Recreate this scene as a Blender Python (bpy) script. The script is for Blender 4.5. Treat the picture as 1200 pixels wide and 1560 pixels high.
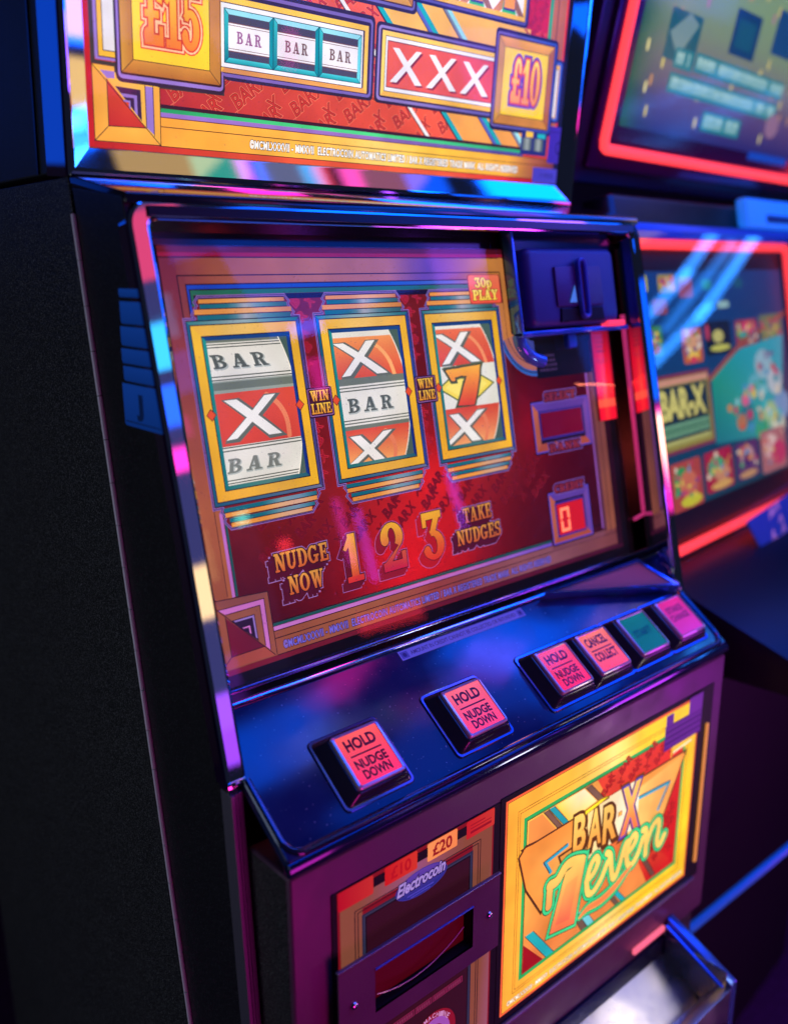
import bpy, bmesh, math, random
from mathutils import Matrix, Vector
random.seed(7)
SC = bpy.context.scene
for o in list(bpy.data.objects):
    bpy.data.objects.remove(o)
COL = SC.collection

# ------------------------------------------------------------------ camera
CAM_LOC = Vector((-0.31513, -0.47532, 0.41246))
RIGHT = Vector((0.75156221, -0.65965257, -0.00356686))
DOWN = Vector((-0.17394138, -0.19295516, -0.96566697))
FWD = Vector((0.63631646, 0.72637923, -0.25975869))
cam = bpy.data.cameras.new('camera')
cam.sensor_fit = 'HORIZONTAL'
cam.sensor_width = 36.0
cam.lens = 1397.24 / 1200.0 * 36.0
cam.clip_start = 0.01
cam.clip_end = 60
cam.dof.use_dof = True
cam.dof.focus_distance = 0.80
cam.dof.aperture_fstop = 3.2
cam_ob = bpy.data.objects.new('camera', cam)
COL.objects.link(cam_ob)
cam_ob.matrix_world = Matrix(((RIGHT.x, -DOWN.x, -FWD.x, CAM_LOC.x),
                              (RIGHT.y, -DOWN.y, -FWD.y, CAM_LOC.y),
                              (RIGHT.z, -DOWN.z, -FWD.z, CAM_LOC.z),
                              (0, 0, 0, 1)))
SC.camera = cam_ob

# ------------------------------------------------------------------ world and exposure
w = bpy.data.worlds.new('World')
SC.world = w
w.use_nodes = True
w.node_tree.nodes['Background'].inputs[0].default_value = (0.006, 0.008, 0.020, 1)
w.node_tree.nodes['Background'].inputs[1].default_value = 1.0
SC.view_settings.view_transform = 'Standard'
SC.view_settings.look = 'None'
SC.view_settings.exposure = 0.12
SC.view_settings.gamma = 1.0
SC.view_settings.use_curve_mapping = False

SC.cycles.max_bounces = 7
SC.cycles.transparent_max_bounces = 12
SC.cycles.diffuse_bounces = 2
SC.cycles.glossy_bounces = 4
SC.cycles.caustics_reflective = False
SC.cycles.caustics_refractive = False
SC.cycles.sample_clamp_indirect = 4.0
SC.cycles.use_denoising = True
SC.cycles.sample_clamp_direct = 6.0
SC.cycles.use_adaptive_sampling = True
SC.cycles.adaptive_threshold = 0.02

# ------------------------------------------------------------------ unseen lamps placed around the machine
def lamp(name, loc, target, sx, sy, rgb, power, spread=180):
    l = bpy.data.lights.new(name, 'AREA')
    l.shape = 'RECTANGLE'
    l.size = sx
    l.size_y = sy
    l.color = rgb
    l.energy = power
    l.spread = math.radians(spread)
    o = bpy.data.objects.new(name, l)
    COL.objects.link(o)
    o.location = loc
    o.rotation_euler = (Vector(target) - Vector(loc)).to_track_quat('-Z', 'Y').to_euler()
    return o

BLUE = (0.0, 0.10, 1.0)
CYAN = (0.02, 0.45, 1.0)
TEAL = (0.05, 0.75, 0.55)
MINT = (0.25, 1.0, 0.75)
MAG = (1.0, 0.02, 0.45)
VIO = (0.35, 0.06, 1.0)
PINK = (1.0, 0.30, 0.50)
PINKV = (1.0, 0.05, 0.75)
RED = (1.0, 0.03, 0.05)
GOLD = (1.0, 0.62, 0.22)
PALE = (1.0, 0.88, 0.80)
GREY = (0.5, 0.55, 1.0)
# unseen lamps added for light and reflections: name, place, aimed at, width, height, colour, radiance
LAMPS = [
    ('ceiling_lamp_blue', (0.55, -0.75, 2.1), (0.3, 0.05, 0.05), 1.0, 0.5, BLUE, 6.5),
    ('corner_lamp_blue', (1.35, -0.15, 1.25), (0.55, 0.15, 0.30), 0.25, 0.5, BLUE, 9),
    ('low_lamp_magenta', (0.15, -1.45, -0.60), (0.2, 0.0, -0.2), 0.5, 0.8, (1.0, 0.03, 0.50), 5.5),
    ('low_lamp_violet', (0.9, -1.3, -0.8), (0.4, 0.0, -0.2), 0.5, 0.5, (0.6, 0.05, 1.0), 0.8),
    ('side_fill_pale', (-1.6, 0.5, 0.0), (0.0, 0.35, -0.1), 0.8, 1.2, (0.75, 0.85, 1.0), 1.2),  # fill added out of view to lift the black side
    ('tray_fill_warm', (0.85, -0.75, -0.25), (0.45, -0.04, -0.38), 0.12, 0.12, PALE, 14),  # unseen fill added to brighten the payout tray
    ('door_strip_fill', (0.98, -1.80, 0.72), (-0.005, 0.11, 0.26), 0.45, 1.7, (0.25, 0.25, 1.0), 0.16),
    ('door_strip_red', (0.656, -1.048, 1.044), (-0.008, 0.148, 0.426), 0.2, 0.15, RED, 0.8),
    ('door_strip_cyan', (0.665, -1.121, 0.832), (-0.009, 0.131, 0.357), 0.16, 0.1, CYAN, 1.9),
    ('door_strip_blue', (0.720, -1.243, 0.728), (-0.007, 0.122, 0.315), 0.2, 0.1, BLUE, 2.10),
    ('door_strip_magenta', (0.680, -1.186, 0.583), (-0.005, 0.113, 0.278), 0.14, 0.05, MAG, 2.25),
    ('door_strip_gold', (0.735, -1.327, 0.282), (0.001, 0.091, 0.183), 0.12, 0.13, GOLD, 1.50),
    ('door_strip_violet', (0.661, -1.272, -0.043), (-0.002, 0.068, 0.081), 0.18, 0.16, VIO, 1.35),
    ('door_top_blue', (1.197, -1.017, 1.131), (0.166, 0.154, 0.455), 0.85, 0.16, BLUE, 1.82),
    ('door_right_blue', (2.003, -0.774, 0.623), (0.590, 0.125, 0.329), 0.3, 0.34, BLUE, 1.56),
    ('door_right_magenta', (2.005, -0.848, 0.286), (0.593, 0.095, 0.197), 0.1, 0.3, MAG, 1.56),
    ('door_right_gold', (2.194, -0.945, 0.310), (0.608, 0.096, 0.203), 0.05, 0.25, GOLD, 2.60),
    ('bar_gold', (0.799, -0.572, 1.650), (0.064, 0.253, 0.493), 0.22, 0.25, GOLD, 0.5),
    ('bar_teal', (0.904, -0.553, 1.620), (0.106, 0.253, 0.492), 0.11, 0.25, TEAL, 0.5),
    ('bar_magenta', (0.958, -0.543, 1.605), (0.129, 0.253, 0.492), 0.03, 0.25, MAG, 1.0),
    ('bar_blue', (0.982, -0.539, 1.597), (0.139, 0.253, 0.491), 0.05, 0.25, BLUE, 1.3),
    ('bar_pale', (1.051, -0.524, 1.577), (0.169, 0.253, 0.491), 0.11, 0.25, GREY, 0.26),
    ('bar_cyan', (1.127, -0.507, 1.554), (0.203, 0.253, 0.492), 0.04, 0.25, CYAN, 1.0),
    ('bar_red', (1.149, -0.502, 1.547), (0.213, 0.253, 0.492), 0.03, 0.25, RED, 1.0),
    ('bar_magenta_mid', (1.222, -0.486, 1.523), (0.248, 0.253, 0.491), 0.04, 0.25, MAG, 1.2),
    ('bar_pink', (1.310, -0.468, 1.490), (0.290, 0.253, 0.489), 0.18, 0.25, PINK, 0.3),
    ('bar_blue_right', (1.414, -0.444, 1.451), (0.344, 0.253, 0.488), 0.08, 0.25, BLUE, 1.1),
    ('top_strip_gold', (1.47, -0.045, 0.66), (-0.005, 0.24, 0.55), 0.12, 0.10, GOLD, 1.0),
    ('top_strip_pink', (1.45, -0.065, 0.80), (-0.005, 0.24, 0.58), 0.12, 0.10, PINK, 1.2),
    ('shelf_magenta', (0.62, -0.10, 1.172), (0.031, 0.080, 0.059), 0.24, 0.13, MAG, 4.0),
    ('shelf_violet', (0.79, -0.085, 0.64), (0.263, 0.078, 0.057), 0.11, 0.15, VIO, 2.8),
    ('shelf_blue', (1.642, -0.248, 0.933), (0.478, 0.047, 0.034), 0.45, 0.4, BLUE, 4.5),
    ('shelf_blue_dim', (0.74, -0.30, 0.68), (0.24, 0.05, 0.03), 0.60, 0.24, BLUE, 2.0),
    ('tray_pale', (0.66, -0.22, -0.15), (0.42, -0.04, -0.39), 0.10, 0.10, PALE, 4.0),
    ('terminal_fill_violet', (1.35, -0.55, -0.30), (1.0, 0.05, -0.5), 0.3, 0.3, (0.7, 0.05, 1.0), 7),  # unseen lamp added for a purple patch on the terminal front
    ('top_side_blue', (-0.400, 1.323, 0.773), (-0.012, 0.313, 0.571), 0.6, 0.35, BLUE, 0.5),
    ('glass_spot_blue', (1.314, -1.371, 0.879), (0.149, 0.170, 0.361), 0.1, 0.04, BLUE, 9),
    ('glass_spot_magenta', (1.331, -1.401, 0.735), (0.154, 0.161, 0.320), 0.04, 0.11, MAG, 5),
    ('glass_streak_violet', (1.452, -1.642, 0.277), (0.158, 0.134, 0.188), 0.025, 0.22, PINKV, 3),
    ('glass_streak_blue', (1.508, -1.622, 0.217), (0.179, 0.131, 0.172), 0.022, 0.24, VIO, 5),
    ('glass_streak_blue_right', (1.805, -1.463, 0.288), (0.296, 0.136, 0.193), 0.022, 0.2, VIO, 5),
    ('glass_red', (1.409, -1.468, -0.020), (0.195, 0.117, 0.103), 0.2, 0.06, RED, 3.5),
    ('glass_cyan_dot', (1.063, -1.582, 0.381), (0.059, 0.140, 0.217), 0.035, 0.035, MINT, 7),
    ('glass_band_violet', (1.748, -1.118, 0.986), (0.338, 0.181, 0.418), 0.16, 0.2, VIO, 2.5),
    ('glass_dot_red', (1.164, -1.554, 0.275), (0.096, 0.134, 0.188), 0.035, 0.035, RED, 9),
]
for n, loc, tgt, sx, sy, rgb, rad in LAMPS:
    lamp(n, loc, tgt, sx, sy, rgb, rad * math.pi * sx * sy)
# bent blue light lines on the ceiling, mirrored in the neighbouring screen
def light_line(p, q, tgt, wd, rgb, rad):
    p, q, tgt = Vector(p), Vector(q), Vector(tgt)
    o = lamp('light_line_blue', (p + q) / 2, tgt, (q - p).length, wd, rgb, rad * math.pi * wd * (q - p).length)
    z = ((p + q) / 2 - tgt).normalized()
    x = (q - p).normalized()
    y = z.cross(x).normalized()
    x = y.cross(z)
    o.rotation_euler = Matrix(((x.x, y.x, z.x), (x.y, y.y, z.y), (x.z, y.z, z.z))).to_euler()
for k, (p, q, t) in enumerate([
    ( (1.887, -0.269, 0.516) , (2.017, -0.187, 0.602) , (0.682, 0.189, 0.349) ),
    ( (2.017, -0.187, 0.602) , (2.117, -0.123, 0.687) , (0.682, 0.189, 0.349) ),
    ( (1.893, -0.292, 0.397) , (2.071, -0.186, 0.501) , (0.685, 0.178, 0.291) ),
    ( (2.071, -0.186, 0.501) , (2.275, -0.065, 0.663) , (0.685, 0.178, 0.291) ),
    ( (1.959, -0.24, 0.489) , (2.167, -0.113, 0.64) , (0.743, 0.193, 0.339) ),
]):
    light_line(p, q, t, 0.028, (0.03, 0.26, 1.0), 8 if k < 4 else 3)

# ------------------------------------------------------------------ helpers
def lin(c):
    def f(x):
        x = x / 255.0
        return x / 12.92 if x <= 0.04045 else ((x + 0.055) / 1.055) ** 2.4
    return (f(c[0]), f(c[1]), f(c[2]))

def mix(a, b, t):
    t = max(0.0, min(1.0, t))
    return tuple(a[i] + (b[i] - a[i]) * t for i in range(3))

def vgrad(v0, c0, v1, c1):
    return lambda u, v: mix(c0, c1, (v - v0) / (v1 - v0))

def ugrad(stops):
    def f(u, v):
        if u <= stops[0][0]:
            return stops[0][1]
        for (a, ca), (b, cb) in zip(stops, stops[1:]):
            if u <= b:
                return mix(ca, cb, (u - a) / (b - a))
        return stops[-1][1]
    return f

def frame_matrix(origin, tilt, k=1.0):
    b = Vector((0, math.sin(tilt), math.cos(tilt)))
    a = Vector((1, 0, 0))
    n = a.cross(b)
    return Matrix(((a.x * k, b.x * k, n.x * k, origin[0]), (a.y * k, b.y * k, n.y * k, origin[1]),
                   (a.z * k, b.z * k, n.z * k, origin[2]), (0, 0, 0, 1)))

KT = 0.96192
FT = frame_matrix((-0.012, 0.24282, 0.61210), -0.0820, KT)      # top box glass
FR = frame_matrix((0, 0.11641, 0.1), 0.2018)                    # reel door glass
TD = 0.2275
FD = frame_matrix((0, 0.0586, 0.042), TD)                       # front plane of the door frame
FS = frame_matrix((0, 0, 0), math.pi / 2 - 0.6304)              # button shelf
FF = frame_matrix((0, 0, 0), 0.0)                               # lower front panel
I4 = Matrix.Identity(4)
WORLD = {}

def link(name, mesh, mats, parent=None, M=I4):
    o = bpy.data.objects.new(name, mesh)
    COL.objects.link(o)
    for m in (mats if isinstance(mats, (list, tuple)) else [mats]):
        mesh.materials.append(m)
    if parent is not None:
        o.parent = parent
        o.matrix_parent_inverse = WORLD[parent.name].inverted()
    o.matrix_basis = M
    WORLD[o.name] = M.copy()
    return o

def empty(name, loc, label=None, cat=None, group=None, parent=None):
    o = bpy.data.objects.new(name, None)
    COL.objects.link(o)
    o.empty_display_size = 0.05
    M = Matrix.Translation(loc)
    if parent is not None:
        o.parent = parent
        o.matrix_parent_inverse = WORLD[parent.name].inverted()
    o.matrix_basis = M
    WORLD[o.name] = M
    if label:
        o['label'] = label
    if cat:
        o['category'] = cat
    if group:
        o['group'] = group
    return o

def smooth(o, on=True):
    for p in o.data.polygons:
        p.use_smooth = on
    return o

class MB:
    """plain solid geometry in metres"""
    def __init__(self):
        self.bm = bmesh.new()
    def box(self, x0, x1, y0, y1, z0, z1, bev=0.0, seg=2, mi=0):
        vs = [self.bm.verts.new(p) for p in ((x0, y0, z0), (x1, y0, z0), (x1, y1, z0), (x0, y1, z0),
                                             (x0, y0, z1), (x1, y0, z1), (x1, y1, z1), (x0, y1, z1))]
        fs = []
        for f in ((0, 3, 2, 1), (4, 5, 6, 7), (0, 1, 5, 4), (1, 2, 6, 5), (2, 3, 7, 6), (3, 0, 4, 7)):
            fc = self.bm.faces.new([vs[i] for i in f])
            fc.material_index = mi
            fs.append(fc)
        if bev:
            es = list({e for f in fs for e in f.edges})
            bmesh.ops.bevel(self.bm, geom=es, offset=bev, segments=seg, affect='EDGES', profile=0.5)
        return self
    def prism(self, prof, x0, x1, bev=0.0, seg=2, mi=0):
        """prof: (y, z) outline extruded along x"""
        a = [self.bm.verts.new((x0, y, z)) for y, z in prof]
        b = [self.bm.verts.new((x1, y, z)) for y, z in prof]
        fs = [self.bm.faces.new(a), self.bm.faces.new(b[::-1])]
        n = len(prof)
        for i in range(n):
            j = (i + 1) % n
            fs.append(self.bm.faces.new((a[j], a[i], b[i], b[j])))
        for f in fs:
            f.material_index = mi
        bmesh.ops.recalc_face_normals(self.bm, faces=fs)
        if bev:
            es = list({e for f in fs for e in f.edges})
            bmesh.ops.bevel(self.bm, geom=es, offset=bev, segments=seg, affect='EDGES', profile=0.5)
        return self
    def plate(self, outline, z0, z1, bev=0.0, seg=2, mi=0):
        """outline: (x, y) polygon extruded in z"""
        a = [self.bm.verts.new((x, y, z0)) for x, y in outline]
        b = [self.bm.verts.new((x, y, z1)) for x, y in outline]
        fs = [self.bm.faces.new(a[::-1]), self.bm.faces.new(b)]
        n = len(outline)
        for i in range(n):
            j = (i + 1) % n
            fs.append(self.bm.faces.new((a[i], a[j], b[j], b[i])))
        for f in fs:
            f.material_index = mi
        bmesh.ops.recalc_face_normals(self.bm, faces=fs)
        if bev:
            es = list({e for e in fs[1].edges})
            bmesh.ops.bevel(self.bm, geom=es, offset=bev, segments=seg, affect='EDGES', profile=0.5)
        return self
    def loft(self, rings, close_ring=True, caps=True, mi=0):
        vs = [[self.bm.verts.new(p) for p in r] for r in rings]
        n = len(rings[0])
        fs = []
        for a, b in zip(vs, vs[1:]):
            for i in range(n if close_ring else n - 1):
                j = (i + 1) % n
                fs.append(self.bm.faces.new((a[i], a[j], b[j], b[i])))
        if caps and close_ring:
            fs.append(self.bm.faces.new(vs[0][::-1]))
            fs.append(self.bm.faces.new(vs[-1]))
        for f in fs:
            f.material_index = mi
        bmesh.ops.recalc_face_normals(self.bm, faces=fs)
        return self
    def tube(self, pts, r, n=10, mi=0):
        pts = [Vector(p) for p in pts]
        rings = []
        for i, p in enumerate(pts):
            d = (pts[min(i + 1, len(pts) - 1)] - pts[max(i - 1, 0)]).normalized()
            up = Vector((0, 0, 1)) if abs(d.z) < 0.9 else Vector((1, 0, 0))
            s = d.cross(up).normalized()
            t = s.cross(d)
            rings.append([p + (s * math.cos(q) + t * math.sin(q)) * r for q in [2 * math.pi * k / n for k in range(n)]])
        return self.loft(rings, mi=mi)
    def sweep(self, path, prof, closed=False, mi=0):
        """path: (u, v) polyline, prof: (d, h): d = offset to the left of travel, h = height; mitred"""
        P = [Vector((p[0], p[1])) for p in path]
        n = len(P)
        rings = []
        for i in range(n):
            if closed or 0 < i < n - 1:
                a = (P[i] - P[(i - 1) % n]).normalized()
                b = (P[(i + 1) % n] - P[i]).normalized()
            elif i == 0:
                a = b = (P[1] - P[0]).normalized()
            else:
                a = b = (P[-1] - P[-2]).normalized()
            na = Vector((-a.y, a.x))
            nb = Vector((-b.y, b.x))
            m = (na + nb)
            m = m / max(0.2, m.dot(na))
            rings.append([(P[i].x + m.x * d, P[i].y + m.y * d, h) for d, h in prof])
        if closed:
            rings.append(rings[0])
        vs = []
        for k, r in enumerate(rings):
            if closed and k == len(rings) - 1:
                vs.append(vs[0])
            else:
                vs.append([self.bm.verts.new(p) for p in r])
        fs = []
        for a, b in zip(vs, vs[1:]):
            for i in range(len(prof) - 1):
                fs.append(self.bm.faces.new((a[i], b[i], b[i + 1], a[i + 1])))
        for f in fs:
            f.material_index = mi
        return self
    def build(self, name, mats, parent=None, M=I4, sm=False, ang=32):
        me = bpy.data.meshes.new(name)
        bmesh.ops.recalc_face_normals(self.bm, faces=self.bm.faces[:])
        self.bm.to_mesh(me)
        self.bm.free()
        o = link(name, me, mats, parent, M)
        if sm:
            smooth(o)
            me.set_sharp_from_angle(angle=math.radians(ang))
        return o

def rrect(x0, y0, x1, y1, r, n=5):
    out = []
    for cx, cy, a in ((x1 - r, y1 - r, 0), (x0 + r, y1 - r, 90), (x0 + r, y0 + r, 180), (x1 - r, y0 + r, 270)):
        for k in range(n + 1):
            t = math.radians(a + 90 * k / n)
            out.append((cx + r * math.cos(t), cy + r * math.sin(t)))
    return out

# ------------------------------------------------------------------ flat print: coloured polygons in mm on a panel
FONT_CACHE = {}
def font_tris(text, offset=0.0, shear=0.0, spacing=1.0):
    key = (text, offset, shear, spacing)
    if key in FONT_CACHE:
        return FONT_CACHE[key]
    cu = bpy.data.curves.new('lettering', 'FONT')
    cu.body = text
    cu.size = 1.0
    cu.offset = offset
    cu.shear = shear
    cu.space_character = spacing
    cu.resolution_u = 3
    cu.fill_mode = 'FRONT'
    ob = bpy.data.objects.new('lettering', cu)
    me = bpy.data.meshes.new_from_object(ob)
    me.calc_loop_triangles()
    tris = [[(me.vertices[i].co.x, me.vertices[i].co.y) for i in t.vertices] for t in me.loop_triangles]
    bpy.data.objects.remove(ob)
    bpy.data.curves.remove(cu)
    bpy.data.meshes.remove(me)
    FONT_CACHE[key] = tris
    return tris

def cap_height():
    t = font_tris('H')
    return max(p[1] for q in t for p in q)

def convex_offset(pts, o):
    if o == 0:
        return pts
    P = [Vector(p) for p in pts]
    area = sum(P[i].x * P[(i + 1) % len(P)].y - P[(i + 1) % len(P)].x * P[i].y for i in range(len(P)))
    if area < 0:
        P = P[::-1]
    out = []
    n = len(P)
    for i in range(n):
        a = (P[i] - P[i - 1]).normalized()
        b = (P[(i + 1) % n] - P[i]).normalized()
        na = Vector((a.y, -a.x))
        nb = Vector((b.y, -b.x))
        m = na + nb
        l = max(0.35, m.dot(na))
        out.append(tuple(P[i] + m * (o / l)))
    return out

def slab():
    g = {}
    def R(x0, x1, y0, y1):
        return ('p', [(x0, y0), (x1, y0), (x1, y1), (x0, y1)])
    def Q(*p):
        return ('p', list(p))
    def A(cx, cy, rx, ry, tx, ty, a0, a1):
        return ('a', cx, cy, rx, ry, tx, ty, a0, a1)
    st = R(.10, .34, 0, 1)
    b, t = .12, .88
    g['I'] = (.46, [R(.11, .35, 0, 1), R(0, .46, 0, b), R(0, .46, t, 1)])
    g['L'] = (.74, [st, R(0, .72, 0, .13), R(0, .46, t, 1), R(.6, .74, 0, .36)])
    g['E'] = (.78, [st, R(0, .72, t, 1), R(0, .76, 0, b), R(.3, .56, .45, .56), R(.6, .73, .7, 1), R(.64, .78, 0, .32), R(.5, .59, .34, .67)])
    g['F'] = (.74, [st, R(0, .72, t, 1), R(0, .46, 0, b), R(.3, .56, .45, .56), R(.6, .73, .7, 1), R(.5, .59, .34, .67)])
    g['T'] = (.82, [R(.29, .53, 0, 1), R(0, .82, t, 1), R(0, .12, .66, 1), R(.7, .82, .66, 1), R(.16, .66, 0, b)])
    g['N'] = (.92, [R(.10, .24, 0, 1), Q((.06, 1), (.34, 1), (.82, 0), (.58, 0)), R(.66, .80, 0, 1), R(0, .36, 0, b), R(0, .3, t, 1), R(.54, .92, t, 1)])
    g['U'] = (.88, [R(.08, .32, .35, 1), R(.62, .76, .35, 1), A(.42, .36, .34, .36, .22, .15, 180, 360), R(0, .42, t, 1), R(.5, .88, t, 1)])
    g['D'] = (.86, [st, R(0, .42, t, 1), R(0, .42, 0, b), A(.38, .5, .48, .5, .25, b, -90, 90)])
    g['G'] = (.94, [A(.44, .5, .44, .5, .25, .13, 45, 335), R(.60, .83, .06, .46), R(.48, .94, .36, .48), R(.66, .78, .68, .98)])
    g['O'] = (.90, [A(.45, .5, .45, .5, .26, .12, 0, 360)])
    g['C'] = (.84, [A(.44, .5, .44, .5, .26, .13, 45, 320), R(.66, .78, .64, 1.0)])
    g['W'] = (1.2, [Q((.06, 1), (.34, 1), (.52, 0), (.34, 0)), Q((.36, 0), (.48, 0), (.66, 1), (.54, 1)), Q((.46, 1), (.74, 1), (.92, 0), (.74, 0)), Q((.78, 0), (.88, 0), (1.12, 1), (1.0, 1)), R(0, .42, t, 1), R(.42, .8, t, 1), R(.9, 1.2, t, 1)])
    g['A'] = (.98, [Q((.10, 0), (.24, 0), (.52, 1), (.38, 1)), Q((.36, 1), (.60, 1), (.88, 0), (.60, 0)), R(.24, .68, .25, .37), R(0, .36, 0, b), R(.5, .98, 0, b)])
    g['R'] = (.94, [st, R(0, .44, t, 1), R(0, .44, 0, b), A(.42, .73, .36, .27, .22, b, -90, 90), R(.2, .44, .46, .58), Q((.38, .54), (.62, .52), (.86, 0), (.58, 0)), R(.56, .94, 0, b)])
    g['B'] = (.84, [st, R(0, .44, t, 1), R(0, .44, 0, b), A(.42, .75, .34, .25, .22, b, -90, 90), A(.42, .28, .42, .28, .24, b, -90, 90), R(.2, .46, .46, .57)])
    g['P'] = (.80, [st, R(0, .44, t, 1), R(0, .44, 0, b), A(.42, .72, .38, .28, .22, b, -90, 90), R(.2, .44, .44, .55)])
    g['K'] = (.94, [st, R(0, .44, t, 1), R(0, .42, 0, b), Q((.28, .40), (.42, .40), (.80, 1), (.64, 1)), Q((.36, .60), (.56, .66), (.90, 0), (.60, 0)), R(.54, .92, t, 1), R(.54, .96, 0, b)])
    g['S'] = (.74, [A(.36, .73, .34, .27, .22, .12, 35, 268), A(.37, .28, .37, .28, .23, .12, -145, 92), R(.54, .66, .66, 1), R(.02, .14, 0, .34)])
    g['Y'] = (.90, [Q((.06, 1), (.34, 1), (.56, .42), (.36, .42)), Q((.42, .42), (.54, .42), (.84, 1), (.72, 1)), R(.33, .57, 0, .5), R(0, .42, t, 1), R(.58, .90, t, 1), R(.2, .7, 0, b)])
    g['X'] = (.92, [Q((.04, 1), (.34, 1), (.88, 0), (.58, 0)), Q((.64, 1), (.8, 1), (.24, 0), (.08, 0)), R(0, .42, t, 1), R(.52, .9, t, 1), R(0, .36, 0, b), R(.48, .92, 0, b)])
    g['0'] = (.74, [A(.37, .5, .37, .5, .22, .11, 0, 360)])
    g['1'] = (.62, [R(.2, .46, 0, 1), Q((0, .70), (.1, .66), (.30, .80), (.40, 1), (.26, 1)), R(.04, .62, 0, b)])
    g['2'] = (.78, [A(.38, .70, .36, .30, .24, .11, -50, 195), Q((.46, .42), (.72, .60), (.30, .18), (.04, .16)), R(.02, .76, 0, .19), R(.64, .78, 0, .36), A(.15, .66, .13, .12, .13, .12, 0, 360)])
    g['3'] = (.76, [R(.08, .72, .85, 1), R(.06, .19, .70, 1), Q((.46, .88), (.72, .98), (.44, .52), (.28, .58)), A(.36, .31, .38, .31, .25, .12, -165, 105), A(.14, .2, .12, .12, .12, .12, 0, 360)])
    g['5'] = (.76, [R(.14, .72, .83, 1), R(.13, .25, .46, 1), A(.36, .32, .38, .32, .25, .12, -165, 140), A(.14, .2, .12, .12, .12, .12, 0, 360)])
    g['7'] = (.80, [R(.02, .78, .80, 1), R(.0, .12, .62, 1.04), Q((.5, .84), (.8, .96), (.52, 0), (.22, 0))])
    g['£'] = (.80, [A(.46, .72, .28, .28, .2, .12, -15, 180), R(.18, .38, .08, .74), R(.04, .6, .42, .53), R(.02, .74, 0, .16), A(.14, .13, .14, .13, .14, .13, 0, 360), R(.62, .76, 0, .3)])
    g['p'] = (.74, [R(.08, .30, -.3, .7), A(.38, .36, .36, .36, .22, .11, 0, 360), R(0, .3, .6, .7), R(0, .42, -.3, -.2)])
    g[' '] = (.4, [])
    return g
SLAB = slab()

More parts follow.
